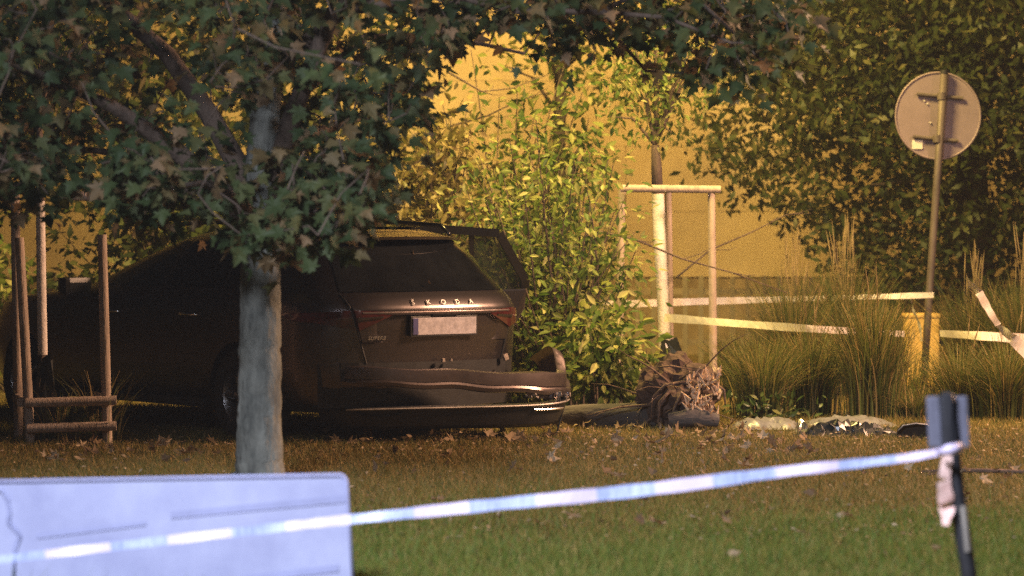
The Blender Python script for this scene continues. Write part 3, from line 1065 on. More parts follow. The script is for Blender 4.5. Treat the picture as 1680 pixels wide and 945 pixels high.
shrub('dark_shrub', 'shrub beside the stakes of the white trunked sapling', 'shrub', (-4.5, 28.5, 0), (-4.5, 28.5, .9), (.6, .5, .8), 40, 1200, M['shrub'], tmpl=OVALS_T, singles=120)

# long bare twigs reaching right past the sapling guard
def twig_thing(label, pts, Y, r0):
    t = empty('bare_branch', at(*pts[0], Y))
    tag(t, label, 'branch')
    mb = MB()
    q = [at(x, y, Y + .12 * i) - Vector(t.location) for i, (x, y) in enumerate(pts)]
    mb.tube(q, [r0 * (1 - .7 * i / (len(q) - 1)) for i in range(len(q))], 6)
    mb.build('branch_stem', M['barkdark'], t, smooth=True)
    mb = MB()
    for i in range(1, len(q) - 1):
        mb = MB()
        for s in ((-1) ** i,):
            d = Vector((.16 + .1 * rng.random(), .04, s * .09 * rng.random() + .03))
            mb.tube([q[i], q[i] + d * .6, q[i] + d + Vector((0, 0, .02))], [r0 * .4, r0 * .3, r0 * .15], 4)
        mb.build('side_twig', M['barkdark'], t, fix=False)
    return t


twig_thing('thin bare branch sloping down past the staked sapling', [(960, 375), (1040, 392), (1120, 425), (1200, 447), (1290, 480)], 26.5, .011)
twig_thing('thin bare branch rising towards the large dark tree', [(1110, 455), (1165, 410), (1235, 380), (1290, 352), (1330, 350)], 27.6, .010)
twig_thing('bare branch arching over the sparse shrub by the wall', [(735, 118), (790, 150), (840, 145), (900, 122)], 28.0, .010)
twig_thing('bare branch crossing the ochre wall below the maple leaves', [(735, 208), (800, 190), (850, 165), (905, 150)], 28.2, .010)

# thin dark trunk by the wall, its crown above
bt = empty('wall_tree', (at(917, 500, 32).x, 32.0, 0))
tag(bt, 'slim dark trunk with yellowish leaves close to the ochre wall', 'tree')
mb = MB(); mb.tube([(0, 0, 0), (.02, 0, 1.2), (.0, 0, 2.2), (.03, 0, 3.0), (.05, 0, 4.2)], [.075, .068, .062, .055, .03], 10)
for k in range(9):
    a = rng.random() * 6.28; z0 = 2.2 + .25 * k * .8
    mb.tube([(0, 0, z0), (.4 * math.cos(a), .3 * math.sin(a), z0 + .35), (.8 * math.cos(a), .5 * math.sin(a), z0 + .45)], [.022, .014, .006], 5)
mb.build('trunk', M['barkdark'], bt, smooth=True)
n_ = 1500
P = np.array([bt.location.x + .35, 32.0, 3.5]) + rand_unit(n_) * (rng.random((n_, 1)) ** .4) * np.array([1.15, .7, 1.0])
add_leaves(bt, OVALS_T, P, frames(rng.normal(size=(n_, 3)) + np.array([0, 0, -.4]), rng.normal(size=(n_, 3)) + np.array([0, -.3, .6])), rng.uniform(.10, .16, n_), M['shrub'], singles=120)

# dark tree behind the maple, in front of the wall
kt = empty('backdrop_tree', (-3.3, 30.6, 0))
tag(kt, 'dark leafed tree between the car bonnet and the ochre wall', 'tree')
mb = MB(); mb.tube([(0, 0, 0), (.03, 0, 1.2), (-.03, 0, 2.4), (.0, 0, 4.2)], [.13, .11, .09, .03], 10)
for k in range(12):
    a = rng.random() * 6.28; z0 = 1.5 + .2 * k; rr = 1.0 + rng.random() * .8
    mb.tube([(0, 0, z0), (rr * .5 * math.cos(a), rr * .3 * math.sin(a), z0 + .3), (rr * math.cos(a), rr * .5 * math.sin(a), z0 + .35)], [.04, .022, .008], 6)
mb.build('trunk', M['barkdark'], kt, smooth=True)
n_ = 7500
P = np.array([-2.7, 30.6, 3.0]) + rand_unit(n_) * (rng.random((n_, 1)) ** .4) * np.array([3.0, .8, 1.9])
P = P[((P[:, 2] > 1.55) | (P[:, 0] > -3.6)) & (P[:, 0] < -.35 - .25 * (P[:, 2] - 1))]
n_ = len(P)
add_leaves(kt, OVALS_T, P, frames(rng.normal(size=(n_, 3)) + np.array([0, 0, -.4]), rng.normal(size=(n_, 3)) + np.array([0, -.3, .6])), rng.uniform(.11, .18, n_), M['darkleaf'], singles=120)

# large dark tree on the right
dt = empty('broad_tree', (4.3, 31.8, 0))
tag(dt, 'large dark spreading tree behind the back of the round sign', 'tree')
mb = MB(); mb.tube([(0, 0, 0), (.02, 0, 1.0), (-.05, 0, 2.2), (-.1, 0, 3.6), (0, 0, 5.2)], [.2, .17, .15, .11, .05], 12)
for k in range(14):
    a = rng.random() * 6.28; z0 = 1.2 + .25 * k
    rr = 1.2 + rng.random() * .9
    mb.tube([(0, 0, z0), (rr * .5 * math.cos(a), rr * .4 * math.sin(a), z0 + .35), (rr * math.cos(a), rr * .8 * math.sin(a), z0 + .3)], [.05, .03, .01], 6)
mb.build('trunk', M['barkdark'], dt, smooth=True)
DC = []
for _ in range(900):
    v = rand_unit(1)[0] * (rng.random() ** .38)
    c = np.array([3.75, 31.6, 2.95]) + v * np.array([2.15, 1.5, 2.35])
    px_, py_ = proj(c[None])
    if py_[0] > lerp_tab([(1000, 120), (1150, 260), (1200, 330), (1300, 340), (1360, 420), (1420, 470), (1700, 480), (1900, 470)], px_[0]): continue
    if px_[0] < lerp_tab([(-300, 1240), (0, 1210), (120, 1190), (200, 1160), (300, 1170), (420, 1200)], py_[0]): continue
    DC.append(c)
P = np.concatenate([c + rng.normal(size=(34, 3)) * np.array([.17, .17, .13]) for c in DC])
n_ = len(P)
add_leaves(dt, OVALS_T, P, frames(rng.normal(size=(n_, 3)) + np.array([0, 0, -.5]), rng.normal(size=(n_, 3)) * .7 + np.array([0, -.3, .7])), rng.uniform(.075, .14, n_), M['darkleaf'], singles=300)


# ------------------------------------------------------------------ staked saplings
def stake_guard(label, posts, top, rails, h, r=.031):
    o = posts[0]
    t = empty('tree_guard', (o[0], o[1], 0))
    tag(t, label, 'tree guard', 'round wooden stake guards around the saplings')
    def l(x, y, z): return Vector((x - o[0], y - o[1], z))
    for (x, y, hh_, dx) in posts:
        mb = MB(); mb.tube([l(x, y, -.05), l(x + dx * .5, y, hh_ * .5), l(x + dx, y, hh_)], [r * 1.04, r, r * .96], 12, jitter=.03)
        autosmooth(mb.build('post', M['stake'], t), 50)
    for (x0, y0, x1, y1, z0, z1) in top + rails:
        mb = MB(); mb.tube([l(x0, y0, z0), l((x0 + x1) / 2, (y0 + y1) / 2, (z0 + z1) / 2), l(x1, y1, z1)], [r, r * 1.02, r], 12, jitter=.03)
        autosmooth(mb.build('rail', M['stake'], t), 50)
    return t


def gx(px, Y): return at(px, 500, Y).x
def gz(py, Y): return at(800, py, Y).z


# left guard
Ya, Yb, Yc = 21.9, 21.95, 22.55
stake_guard('wooden stake guard with two low rails beside the bonnet of the car',
            [(gx(50, Ya), Ya, gz(390, Ya), gx(32, Ya) - gx(50, Ya)), (gx(176, Yb), Yb, gz(385, Yb), gx(168, Yb) - gx(176, Yb)), (gx(30, Yc), Yc, gz(300, Yc), -.02)],
            [(gx(98, Yc), Yc - .05, gx(185, Yc), Yc - .05, gz(321, Yc), gz(323, Yc))],
            [(gx(44, Ya), Ya - .055, gx(192, Yb), Yb - .055, gz(660, Ya), gz(656, Yb)), (gx(46, Ya), Ya - .055, gx(192, Yb), Yb - .055, gz(702, Ya), gz(698, Yb)),
             (gx(40, Ya) - .02, Ya, gx(26, Yc), Yc, gz(660, Ya), gz(662, Ya)), (gx(182, Yb), Yb, gx(158, Yc), Yc, gz(660, Ya), gz(660, Ya))], 1.5)
# right guard
Yd, Ye = 27.2, 27.85
stake_guard('wooden stake guard with a round top rail behind the upturned roots',
            [(gx(1171, Yd), Yd, gz(312, Yd), gx(1166, Yd) - gx(1170, Yd)), (gx(1100, Ye), Ye, gz(315, Ye), -.02), (gx(1014, Yd + .1), Yd + .1, gz(312, Yd), .03)],
            [(gx(1018, Yd), Yd - .02, gx(1182, Yd), Yd - .02, gz(309, Yd), gz(311, Yd))],
            [(gx(1040, Yd), Yd - .06, gx(1182, Yd), Yd - .06, gz(606, Yd), gz(609, Yd)), (gx(1040, Yd), Yd - .06, gx(1182, Yd), Yd - .06, gz(640, Yd), gz(643, Yd))], 1.6)


def sapling(label, pts_white, pts_dark, Y, r, crown_c, crown_r, nleaf, base_px):
    bx = gx(base_px, Y)
    t = empty('young_tree', (bx, Y, 0))
    tag(t, label, 'tree')
    def l(px, py): return at(px, py, Y) - Vector((bx, Y, 0))
    mb = MB()
    w = [l(*p) for p in pts_white]
    mb.tube(w, [r * (1 - .12 * i / len(w)) for i in range(len(w))], 12, jitter=.03)
    autosmooth(mb.build('limewashed_trunk', M['white_trunk'], t), 50)
    mb = MB()
    mb.tube([Vector((0, 0, 0)), w[0] * .5 + Vector((0, 0, 0)), w[0] + Vector((0, 0, .02))], [r * 1.25, r * 1.05, r * .95], 10)
    mb.build('trunk_base', M['barkdark'], t, smooth=True)
    mb = MB()
    d = [l(*p) for p in pts_dark]
    mb.tube([w[-1] - Vector((0, 0, .02))] + d, [r * .85, r * .8] + [r * .6] * (len(d) - 1), 10)
    top = d[-1]
    cc = Vector(crown_c) - Vector((bx, Y, 0))
    for k in range(16):
        v = rand_unit(1, .5)[0]
        e = cc + Vector(v * np.array(crown_r) * .9)
        m_ = top.lerp(e, .5) + Vector((0, 0, .1))
        mb.tube([top, m_, e], [r * .3, r * .2, r * .1], 5, cap=False)
    mb.build('trunk', M['barkdark'], t, smooth=True, fix=False)
    P = np.array(crown_c) + rand_unit(nleaf) * (rng.random((nleaf, 1)) ** .45) * np.array(crown_r)
    add_leaves(t, OVAL_T, P, frames(rng.normal(size=(nleaf, 3)) + np.array([0, 0, -.6]), rng.normal(size=(nleaf, 3)) + np.array([0, -.4, .5])), rng.uniform(.055, .09, nleaf), M['shrub'], singles=200)
    return t


Yw = 22.25
sapling('young tree with pinkish white trunk inside the stake guard by the bonnet', [(70, 582), (68, 480), (67, 400), (66, 330)], [(66, 290), (64, 180)], Yw, .032, at(60, 60, Yw), (.5, .5, .45), 500, 74)
Yv = 27.5
sapling('young tree with limewashed trunk and round leafy crown inside the taller stake guard', [(1092, 572), (1088, 490), (1083, 400), (1079, 318)], [(1077, 270), (1075, 238)], Yv, .054, at(1076, 135, Yv), (.50, .40, .58), 1000, 1094)


def crumple(name, m, parent, cx, cy, w, d, h, nx=12, ny=8, seed=0, thick=0.0):
    r2 = np.random.default_rng(seed)
    rows = []
    for j in range(ny + 1):
        row = []
        for i in range(nx + 1):
            x = (i / nx - .5) * w; y = (j / ny - .5) * d
            e = max(0, 1 - (2 * abs(i / nx - .5)) ** 3) * max(0, 1 - (2 * abs(j / ny - .5)) ** 3)
            row.append(Vector((cx + x + r2.normal() * w * .02, cy + y + r2.normal() * d * .03, .012 + h * e * (.35 + .65 * r2.random()))))
        rows.append(row)
    mb = MB(); mb.grid(rows)
    return mb.build(name, m, parent, fix=False, smooth=(m is M['greysheet']))


# black trunk sleeves at the foot of both saplings
def sleeve(label, px, py0, py1, Y, w):
    c = at(px, py1, Y)
    t = empty('trunk_sleeve', (c.x, Y, 0))
    tag(t, label, 'plastic sleeve')
    mb = MB()
    z0, z1 = gz(py1, Y), gz(py0, Y)
    rows = []
    for j in range(7):
        s = j / 6
        rows.append([Vector((math.cos(a) * w * (1 - .45 * s) * rng.uniform(.75, 1.2), math.sin(a) * w * (1 - .45 * s) * rng.uniform(.75, 1.2), z0 + (z1 - z0) * s + rng.normal() * .02)) for a in np.linspace(0, 2 * math.pi, 13)[:-1]])
    mb.grid(rows, close=True)
    mb.build('sleeve_wrap', M['bagblack'], t)
    mb = MB()
    mb.add([(-.02, -.06, z1), (w * .5, -.09, z1 + .04), (w * 1.2, -.10, z0 + .05), (w * .6, -.09, z0 + .02)], [(0, 1, 2, 3)])
    mb.add([(-w, -.05, z0), (-w * .6, -.08, z1 - .05), (-w * .3, -.08, z1 - .02), (-w * .7, -.06, z0)], [(0, 1, 2, 3)])
    mb.build('torn_flap', M['bagblack'], t, fix=False)
    return t


sleeve('torn black plastic sleeve at the foot of the limewashed sapling', 1098, 560, 604, Yv - .1, .11)
sleeve('torn black plastic sleeve at the foot of the pinkish sapling trunk', 76, 588, 700, Yw - .03, .075)

# ------------------------------------------------------------------ uprooted tree
UY = 23.6
ub = at(1115, 700, UY); ub.z = 0
up = empty('uprooted_tree', ub)
tag(up, 'uprooted tree trunk lying under the car with its root plate upturned', 'fallen tree')
def lu(px, py, dy=0.0): return at(px, py, UY + dy) - Vector(ub)
mb = MB(); mb.tube([lu(1090, 682), lu(1030, 684, .05), lu(960, 686, .1), lu(880, 690, .2), lu(760, 692, .35)], [.105, .098, .095, .09, .085], 14, jitter=.06)
autosmooth(mb.build('fallen_trunk', M['greybark'], up), 60)
# clod of earth
bm = bmesh.new()
bmesh.ops.create_icosphere(bm, subdivisions=4, radius=1)
r3 = np.random.default_rng(5)
ph = r3.random((6, 3)) * 6
for v in bm.verts:
    c = v.co.copy()
    k = 1 + .16 * math.sin(c.x * 5 + ph[0, 0]) * math.sin(c.z * 6 + ph[0, 1]) + .10 * math.sin(c.y * 11 + ph[1, 0]) * math.sin(c.x * 9 + c.z * 7) + .05 * r3.normal()
    v.co = Vector((c.x * .27 * k, c.y * .26 * k, c.z * .25 * k))
me = bpy.data.meshes.new('earth_clod'); bm.to_mesh(me); bm.free(); me.materials.append(M['earth'])
eo = link(bpy.data.objects.new('earth_clod', me), up); eo.location = lu(1112, 648) + Vector((0, .05, 0))
# roots
rootsd = []
for k in range(30):
    a = rng.random() * 6.28
    rr_ = .5 + .5 * rng.random()
    o = lu(1112, 652) + Vector((.22 * rr_ * math.cos(a), .05 - .27 * math.sqrt(max(.05, 1 - rr_ * rr_)), .18 * rr_ * math.sin(a)))
    d = Vector((math.cos(a) * .12 + rng.normal() * .09, -.08 + rng.normal() * .05, math.sin(a) * .10 + rng.normal() * .06))
    pts_ = [o - d * .3]
    for q in range(5):
        d = d + Vector((rng.normal() * .05, rng.normal() * .04, rng.normal() * .05 - .015))
        e = pts_[-1] + d * .33
        e.z = max(e.z, .012)
        pts_.append(e)
    r0 = .004 + .011 * rng.random() ** 2
    mb = MB(); mb.tube(pts_, [r0, r0 * .9, r0 * .8, r0 * .6, r0 * .4, r0 * .2], 6)
    mb.build('root', M['root'], up, smooth=True)
for (pts, r0) in ((((1100, 640), (1082, 660), (1080, 690), (1088, 712)), .012), (((1120, 640), (1108, 665), (1100, 690), (1106, 716)), .010), (((1125, 625), (1090, 632), (1070, 652), (1068, 690)), .009), (((1095, 612), (1080, 603), (1100, 600), (1135, 606)), .010), (((1150, 640), (1172, 628), (1188, 640), (1190, 665)), .012)):
    mb = MB(); mb.tube([lu(x, y, -.28) for x, y in pts], [r0, r0 * .95, r0 * .75, r0 * .4], 7); mb.build('root', M['root'], up, smooth=True)
# split pale wood on the right of the plate
for k in range(70):
    x = 1126 + 56 * rng.random(); y = 612 + 76 * rng.random()
    o = lu(x, y, -.27 - .08 * rng.random()); ln = .03 + .07 * rng.random(); a = rng.normal() * .6
    mb = MB()
    mb.tube([o, o + Vector((math.sin(a) * ln, -.03 * rng.random(), math.cos(a) * ln))], [.012, .003], 4)
    mb.build('wood_splinter', M['rootpale'], up)
mb = MB(); mb.tube([lu(1098, 690, -.3), lu(1140, 684, -.32), lu(1178, 690, -.3)], [.05, .066, .045], 12, jitter=.08)
autosmooth(mb.build('broken_limb', M['greybark'], up), 60)

# ------------------------------------------------------------------ debris on the grass
def debris(name, label, cat, px, py):
    c = at(px, py, ground_y(py)); c.z = 0
    return tag(empty(name, c), label, cat)


t = debris('plastic_sheet', 'crumpled grey plastic sheet lying beside the upturned roots', 'plastic sheet', 1258, 706)
crumple('sheet', M['greysheet'], t, 0, .1, .48, .5, .085, 16, 10, 3)
t = debris('plastic_sheet', 'long grey plastic sheet spread below the ornamental grass', 'plastic sheet', 1395, 702)
crumple('sheet', M['greysheet'], t, 0, .15, .66, .6, .07, 20, 10, 4)
t = debris('foil_scrap', 'crushed silver foil scrap between the two grey sheets', 'foil', 1316, 712)
crumple('foil_sheet', M['foil'], t, 0, 0, .11, .14, .10, 7, 6, 6)
t = debris('dark_foil', 'black and silver crumpled foil strip along the grey sheet', 'foil', 1390, 718)
crumple('foil_sheet', M['bagblack'], t, 0, 0, .70, .16, .12, 30, 7, 8)
for k in range(18):
    mb = MB(); x = rng.uniform(-.28, .3); s_ = .012 + .02 * rng.random()
    a = rng.normal(size=(3, 3)) * s_
    mb.add([(x + q[0], -.07 + q[1] * .5, .04 + abs(q[2])) for q in a], [(0, 1, 2)]); mb.build('glint', M['foil'], t, fix=False)
t = debris('plastic_housing', 'broken black plastic housing with a bright rim near the tape post', 'car part', 1497, 722)
mb = MB()
arc = [(-.12, .006), (-.11, .07), (-.075, .105), (.01, .118), (.085, .11), (.115, .085), (.122, .04), (.10, .008)]
rows = [[Vector((x * s + dx, y, max(.005, z * s))) for x, z in arc] for y, s, dx in ((-.11, .96, 0), (-.10, 1.0, 0), (.0, 1.02, .01), (.10, .85, .02), (.15, .3, .03))]
mb.grid(rows); mb.grid([[Vector((x * k_, -.06, max(.004, z * k_))) for x, z in arc] for k_ in (.97, .5, .05)]); mb.build('housing', M['glossblack'], t, fix=False)
mb = MB(); mb.tube([Vector((x * .98, -.112, z * .98)) for x, z in arc[1:6]], .005, 6); mb.build('rim', M['steel'], t, smooth=True)
t = debris('fallen_branch', 'thin broken branch lying on the lawn behind the tape post', 'branch', 1600, 782)
mb = MB(); mb.tube([(-.30, .05, .02), (-.1, .0, .035), (.12, .02, .03), (.35, -.02, .025), (.7, .03, .02)], [.010, .014, .013, .011, .006], 7, jitter=.1); mb.build('branch_stem', M['root'], t, smooth=True)
mb = MB(); mb.tube([(-.1, 0, .035), (-.2, -.12, .03), (-.32, -.18, .02)], [.007, .005, .003], 5); mb.build('side_twig', M['root'], t, smooth=True)

# fallen leaves
leafm = []
for k in range(6):
    lm = bpy.data.meshes.new('fallen_leaf')
    tv, tf = MAPLE_T if k % 2 else OVAL_T
    tv2 = tv.copy()
    r4 = np.random.default_rng(40 + k)
    tv2[:, 0] *= r4.uniform(.75, 1.3)
    tv2[:, 2] = r4.uniform(.2, .9) * (tv2[:, 0] ** 2) + r4.uniform(.1, .6) * (tv2[:, 1] - .5) ** 2 + r4.normal(size=len(tv2)) * .06
    lm.from_pydata([tuple(v) for v in tv2], [], [tuple(int(i) for i in f) for f in tf]); lm.materials.append(M['dryleaf'])
    leafm.append(lm)
zones = [((520, 930), (712, 736), 56, 'dry leaf lying in the grass under the torn bumper of the car', 'fallen leaves under the torn bumper'),
         ((930, 1220), (706, 742), 66, 'dry leaf lying on the ground by the upturned roots', 'fallen leaves by the upturned roots'),
         ((1180, 1330), (722, 775), 34, 'dry leaf scattered on the lawn below the crumpled grey sheet', 'fallen leaves below the grey sheet'),
         ((60, 380), (725, 770), 40, 'dry leaf lying between the stake guard and the maple trunk', 'fallen leaves by the stake guard'),
         ((600, 1500), (745, 800), 34, 'dry leaf lying alone on the open brown lawn', 'fallen leaves on the open lawn'),
         ((600, 1660), (800, 935), 26, 'dry leaf lying on the greener lawn beneath the barrier tape', 'fallen leaves beneath the tape'),
         ((1480, 1680), (765, 800), 14, 'dry leaf lying along the broken branch on the lawn', 'fallen leaves along the broken branch')]
for (xr, yr, n_, lab, grp) in zones:
    for _ in range(n_):
        px_, py_ = rng.uniform(*xr), rng.uniform(*yr)
        p = at(px_, py_, ground_y(py_))
        o = bpy.data.objects.new('fallen_leaf', leafm[int(rng.integers(6))])
        o.location = (p.x, p.y, .036 + .016 * rng.random())
        o.rotation_euler = (rng.normal() * .6, rng.normal() * .6, rng.random() * 6.28)
        s_ = .035 + .065 * rng.random(); o.scale = (s_, s_, s_)
        link(o); tag(o, lab, 'leaf', grp)
# crumbled litter between the blades
NL = 2600
py_ = rng.uniform(704, 900, NL); py_[: NL // 2] = rng.uniform(704, 760, NL // 2)
px_ = rng.uniform(0, 1680, NL)
Yl = F_ * CAM_Z / (py_ - HORIZON)
P = np.stack([(px_ - 840) / F_ * Yl, Yl, .03 + .02 * rng.random(NL)], 1)
V, Fc = leaf_cloud(OVALS_T, P, frames(rng.normal(size=(NL, 3)) * np.array([1, 1, .3]), rng.normal(size=(NL, 3)) * .5 + np.array([0, -.3, 1])), rng.uniform(.012, .04, NL))
tag(fast_mesh('leaf_litter', V, Fc, M['dryleaf']), 'crumbled bits of dry leaf caught in the lawn', 'leaf litter', kind='stuff')
# two leaves that landed on the rear window
for (px_, py_, Y_, s_, lab) in ((680, 420, 22.62, .045, 'pale leaf stuck high on the rear window of the car'), (706, 467, 22.43, .04, 'pale leaf lying at the foot of the rear window of the car')):
    o = bpy.data.objects.new('fallen_leaf', leafm[0]); o.location = at(px_, py_, Y_); o.rotation_euler = (1.2, .2, px_); o.scale = (s_, s_, s_)
    link(o); tag(o, lab, 'leaf')


# ------------------------------------------------------------------ ornamental grasses
def grass_clump(px, py, h, spread, nb, green, plumes, Yo=None):
    Y = Yo or ground_y(py)
    c = at(px, py, Y)
    t = empty('ornamental_grass', (c.x, Y, 0))
    n = int(nb * 1.6)
    seg = 5
    a = rng.random(n) * 2 * np.pi
    r0 = np.abs(rng.normal(size=n)) * .09
    out = spread * (.2 + .8 * rng.random(n))
    hgt = h * (.55 + .45 * rng.random(n))
    V = []
    wd = .0035 + .0035 * rng.random(n)
    ca, sa = np.cos(a), np.sin(a)
    bend = rng.normal(size=(n, 2)) * .10 * h
    kink = np.where(rng.random(n) < .18, rng.uniform(.3, .8, n), 0)
    pa = rng.random(n) * np.pi
    for j in range(seg):
        s = j / (seg - 1)
        rr = r0 + out * s ** 2.2
        z = hgt * (s - .18 * s ** 3 * (out / spread) - kink * max(0, s - .5) ** 1.5)
        w = wd * (1 - .85 * s)
        x = ca * rr + bend[:, 0] * s * s; y = sa * rr + bend[:, 1] * s * s
        V.append(np.stack([np.stack([x - np.cos(pa) * w, y - np.sin(pa) * w, z], 1), np.stack([x + np.cos(pa) * w, y + np.sin(pa) * w, z], 1)], 1))
    V = np.stack(V, 1).reshape(-1, 3)      # n, seg, 2
    F1 = np.array([[2 * j, 2 * j + 1, 2 * j + 3, 2 * j + 2] for j in range(seg - 1)])
    Fc = (F1[None] + (np.arange(n) * seg * 2)[:, None, None]).reshape(-1, 4)
    tag(fast_mesh('blades', V, Fc, M['reed'], t), kind='stuff')
    if plumes:
        mb = MB()
        for _ in range(plumes // 2):
            a_ = rng.random() * 6.28; o_ = spread * .45 * rng.random(); hz = h * rng.uniform(.95, 1.25)
            b0 = Vector((rng.normal() * .05, rng.normal() * .05, h * .3)); e = Vector((math.cos(a_) * o_, math.sin(a_) * o_, hz))
            m_ = b0.lerp(e, .72)
            mb.tube([b0, m_, m_.lerp(e, .45), e], [.0015, .0015, .0055, .001], 5, cap=False)
        tag(mb.build('plumes', M['plume'], t, fix=False), kind='stuff')
    return t


G = [
    # px, base py, height, spread, blades, plumes, label
    (1250, 690, .70, .34, 620, 0, 'low arching green grass clump next to the upturned roots'),
    (1330, 684, .78, .34, 620, 8, 'brown tinged grass clump behind the long grey sheet'),
    (1430, 690, 1.02, .24, 800, 8, 'upright tall green grass clump beside the black plastic housing'),
    (1300, 655, 1.15, .34, 600, 40, 'tall plumed grass clump close to the picket fence under the wall'),
    (1385, 652, 1.25, .36, 650, 46, 'tallest plumed grass clump left of the round sign post'),
    (1210, 655, .62, .30, 500, 0, 'grass clump beside the taller stake guard'),
    (1500, 690, .26, .28, 300, 0, 'short grass clump in front of the yellow pillar'),
    (1575, 686, .62, .34, 520, 6, 'arching grass clump right of the yellow pillar'),
    (1650, 690, .68, .38, 620, 8, 'broad grass clump under the twisted hanging tape'),
    (1600, 655, 1.05, .36, 600, 40, 'feathery grass clump behind the twisted hanging tape'),
    (1680, 660, 1.15, .4, 700, 40, 'feathery grass clump at the end of the planting beyond the twisted tape'),
    (1497, 664, .50, .16, 60, 6, 'few thin dark stems crossing the yellow pillar'),
    (1452, 650, .75, .22, 350, 6, 'thin grass clump behind the leaning sign post'),
]
for (px_, py_, h_, sp, nb, plm, lab) in G:
    tag(grass_clump(px_, py_, h_, sp, nb, 0, plm), lab, 'ornamental grass', 'ornamental grasses in the planting')
# long weeds in the left guard
tag(grass_clump(100, 700, .42, .25, 90, 0, 0, Yo=22.2), 'thin dry weeds growing inside the stake guard by the bonnet', 'weeds')
tag(grass_clump(165, 700, .55, .3, 60, 0, 0, Yo=22.1), 'thin dry weeds beside the right post of the stake guard by the bonnet', 'weeds')

# leafy weeds at the foot of the grasses
wt = empty('weed_plant', (at(1250, 680, 24.6).x, 24.5, 0))
tag(wt, 'small bright green weed with strap leaves behind the grey sheet', 'weeds')
n_ = 170
P = np.array(wt.location) + np.stack([rng.normal(size=n_) * .16, rng.normal(size=n_) * .12, .03 + .16 * rng.random(n_)], 1)
D = rng.normal(size=(n_, 3)) + np.array([0, 0, .5])
add_leaves(wt, OVAL_T, P, frames(D, rng.normal(size=(n_, 3)) * .4 + np.array([0, -.5, .8])), rng.uniform(.035, .09, n_), M['weedleaf'], singles=170)

# ------------------------------------------------------------------ round sign seen from behind
SY = 28.2
sb = at(1516, 640, SY)
sign = empty('road_sign', (sb.x, SY, 0))
tag(sign, 'leaning round road sign seen from its plain grey back', 'road sign')
def ls(px, py, dy=0.0): return at(px, py, SY + dy) - Vector((sb.x, SY, 0))
mb = MB(); mb.tube([ls(1514.5, 648), ls(1524, 490), ls(1537, 300), ls(1549, 118)], .031, 16); mb.build('pole', M['signpole'], sign, smooth=True)
mb = MB(); mb.tube([ls(1549, 121), ls(1549.4, 115)], .034, 16); mb.build('pole_cap', M['blackplastic'], sign)
cen = ls(1539, 190, .065)
rd = 69.5 / F_ * SY
mb = MB()
ax = [Vector((cen.x + math.cos(a) * rd, cen.y, cen.z + math.sin(a) * rd * 1.02)) for a in np.linspace(0, 2 * math.pi, 65)[:-1]]
mb.prism(ax, (0, .012, 0)); mb.build('disc', M['signback'], sign)
mb = MB(); mb.tube(ax + [ax[0], ax[1]], .010, 6, cap=False); mb.build('disc_rim', M['signback'], sign, smooth=True)
for (xa, ya, xb, yb) in ((1504, 154, 1580, 161), (1498, 224, 1572, 231)):
    mb = MB(); mb.tube([ls(xa, ya, .040), ls(xb, yb, .040)], .015, 8); mb.build('bracket', M['signpole'], sign)
    mb = MB(); q = ls((xa + xb) / 2 + 3, (ya + yb) / 2, 0); mb.tube([q - Vector((0, 0, .03)), q + Vector((0, 0, .03))], .038, 14); mb.build('clamp', M['signpole'], sign)
for (x, y) in ((1516, 165), (1526, 201), (1521, 170)):
    mb = MB(); q = ls(x, y, .058); mb.tube([q, q + Vector((0, -.01, 0))], .007, 8); mb.build('rivet', M['sticker'], sign)
mb = MB(); mb.box(ls(1505, 237, .056), (.088, .003, .075)); mb.build('sticker', M['sticker'], sign)

# yellow lit pillar behind the pole
pb = at(1511, 610, 29.4)
pil = empty('low_pillar', (pb.x, 29.4, 0)); tag(pil, 'low yellow pillar lit behind the leaning sign post', 'pillar')
mb = MB(); mb.box((0, 0, .31), (.29, .2, .60)); mb.build('pillar_body', M['pillar'], pil, bevel=.015)
mb = MB(); mb.box((0, 0, .615), (.31, .22, .035)); mb.build('pillar_cap', M['pillar'], pil, bevel=.012)


# ------------------------------------------------------------------ barrier tapes
def ribbon(pts, widths, twist, per=8):
    """ribbon along pts: returns rows of (edge a, edge b)"""
    rows = []
    pts = [Vector(p) for p in pts]
    n = len(pts)
    for i in range(n - 1):
        p0, p1, p2, p3 = pts[max(i - 1, 0)], pts[i], pts[i + 1], pts[min(i + 2, n - 1)]
        for k in range(per + (1 if i == n - 2 else 0)):
            f = k / per
            f2, f3 = f * f, f * f * f
            m1, m2 = (p2 - p0) * .5, (p3 - p1) * .5
            p = p1 * (2 * f3 - 3 * f2 + 1) + m1 * (f3 - 2 * f2 + f) + p2 * (-2 * f3 + 3 * f2) + m2 * (f3 - f2)
            d = (p2 - p1).normalized()
            w = widths[i] + (widths[i + 1] - widths[i]) * f
            tw = twist[i] + (twist[i + 1] - twist[i]) * f
            side = Vector((0, 0, 1)) - d * d.z
            side.normalize()
            oth = d.cross(side)
            tw += .22 * math.sin(len(rows) * .55) * math.sin(len(rows) * .131 + 1)
            w *= 1 + .10 * math.sin(len(rows) * .37) * math.sin(len(rows) * .83)
            v = side * math.cos(tw) + oth * math.sin(tw)
            rows.append([p + v * w / 2, p - v * w / 2])
    return rows


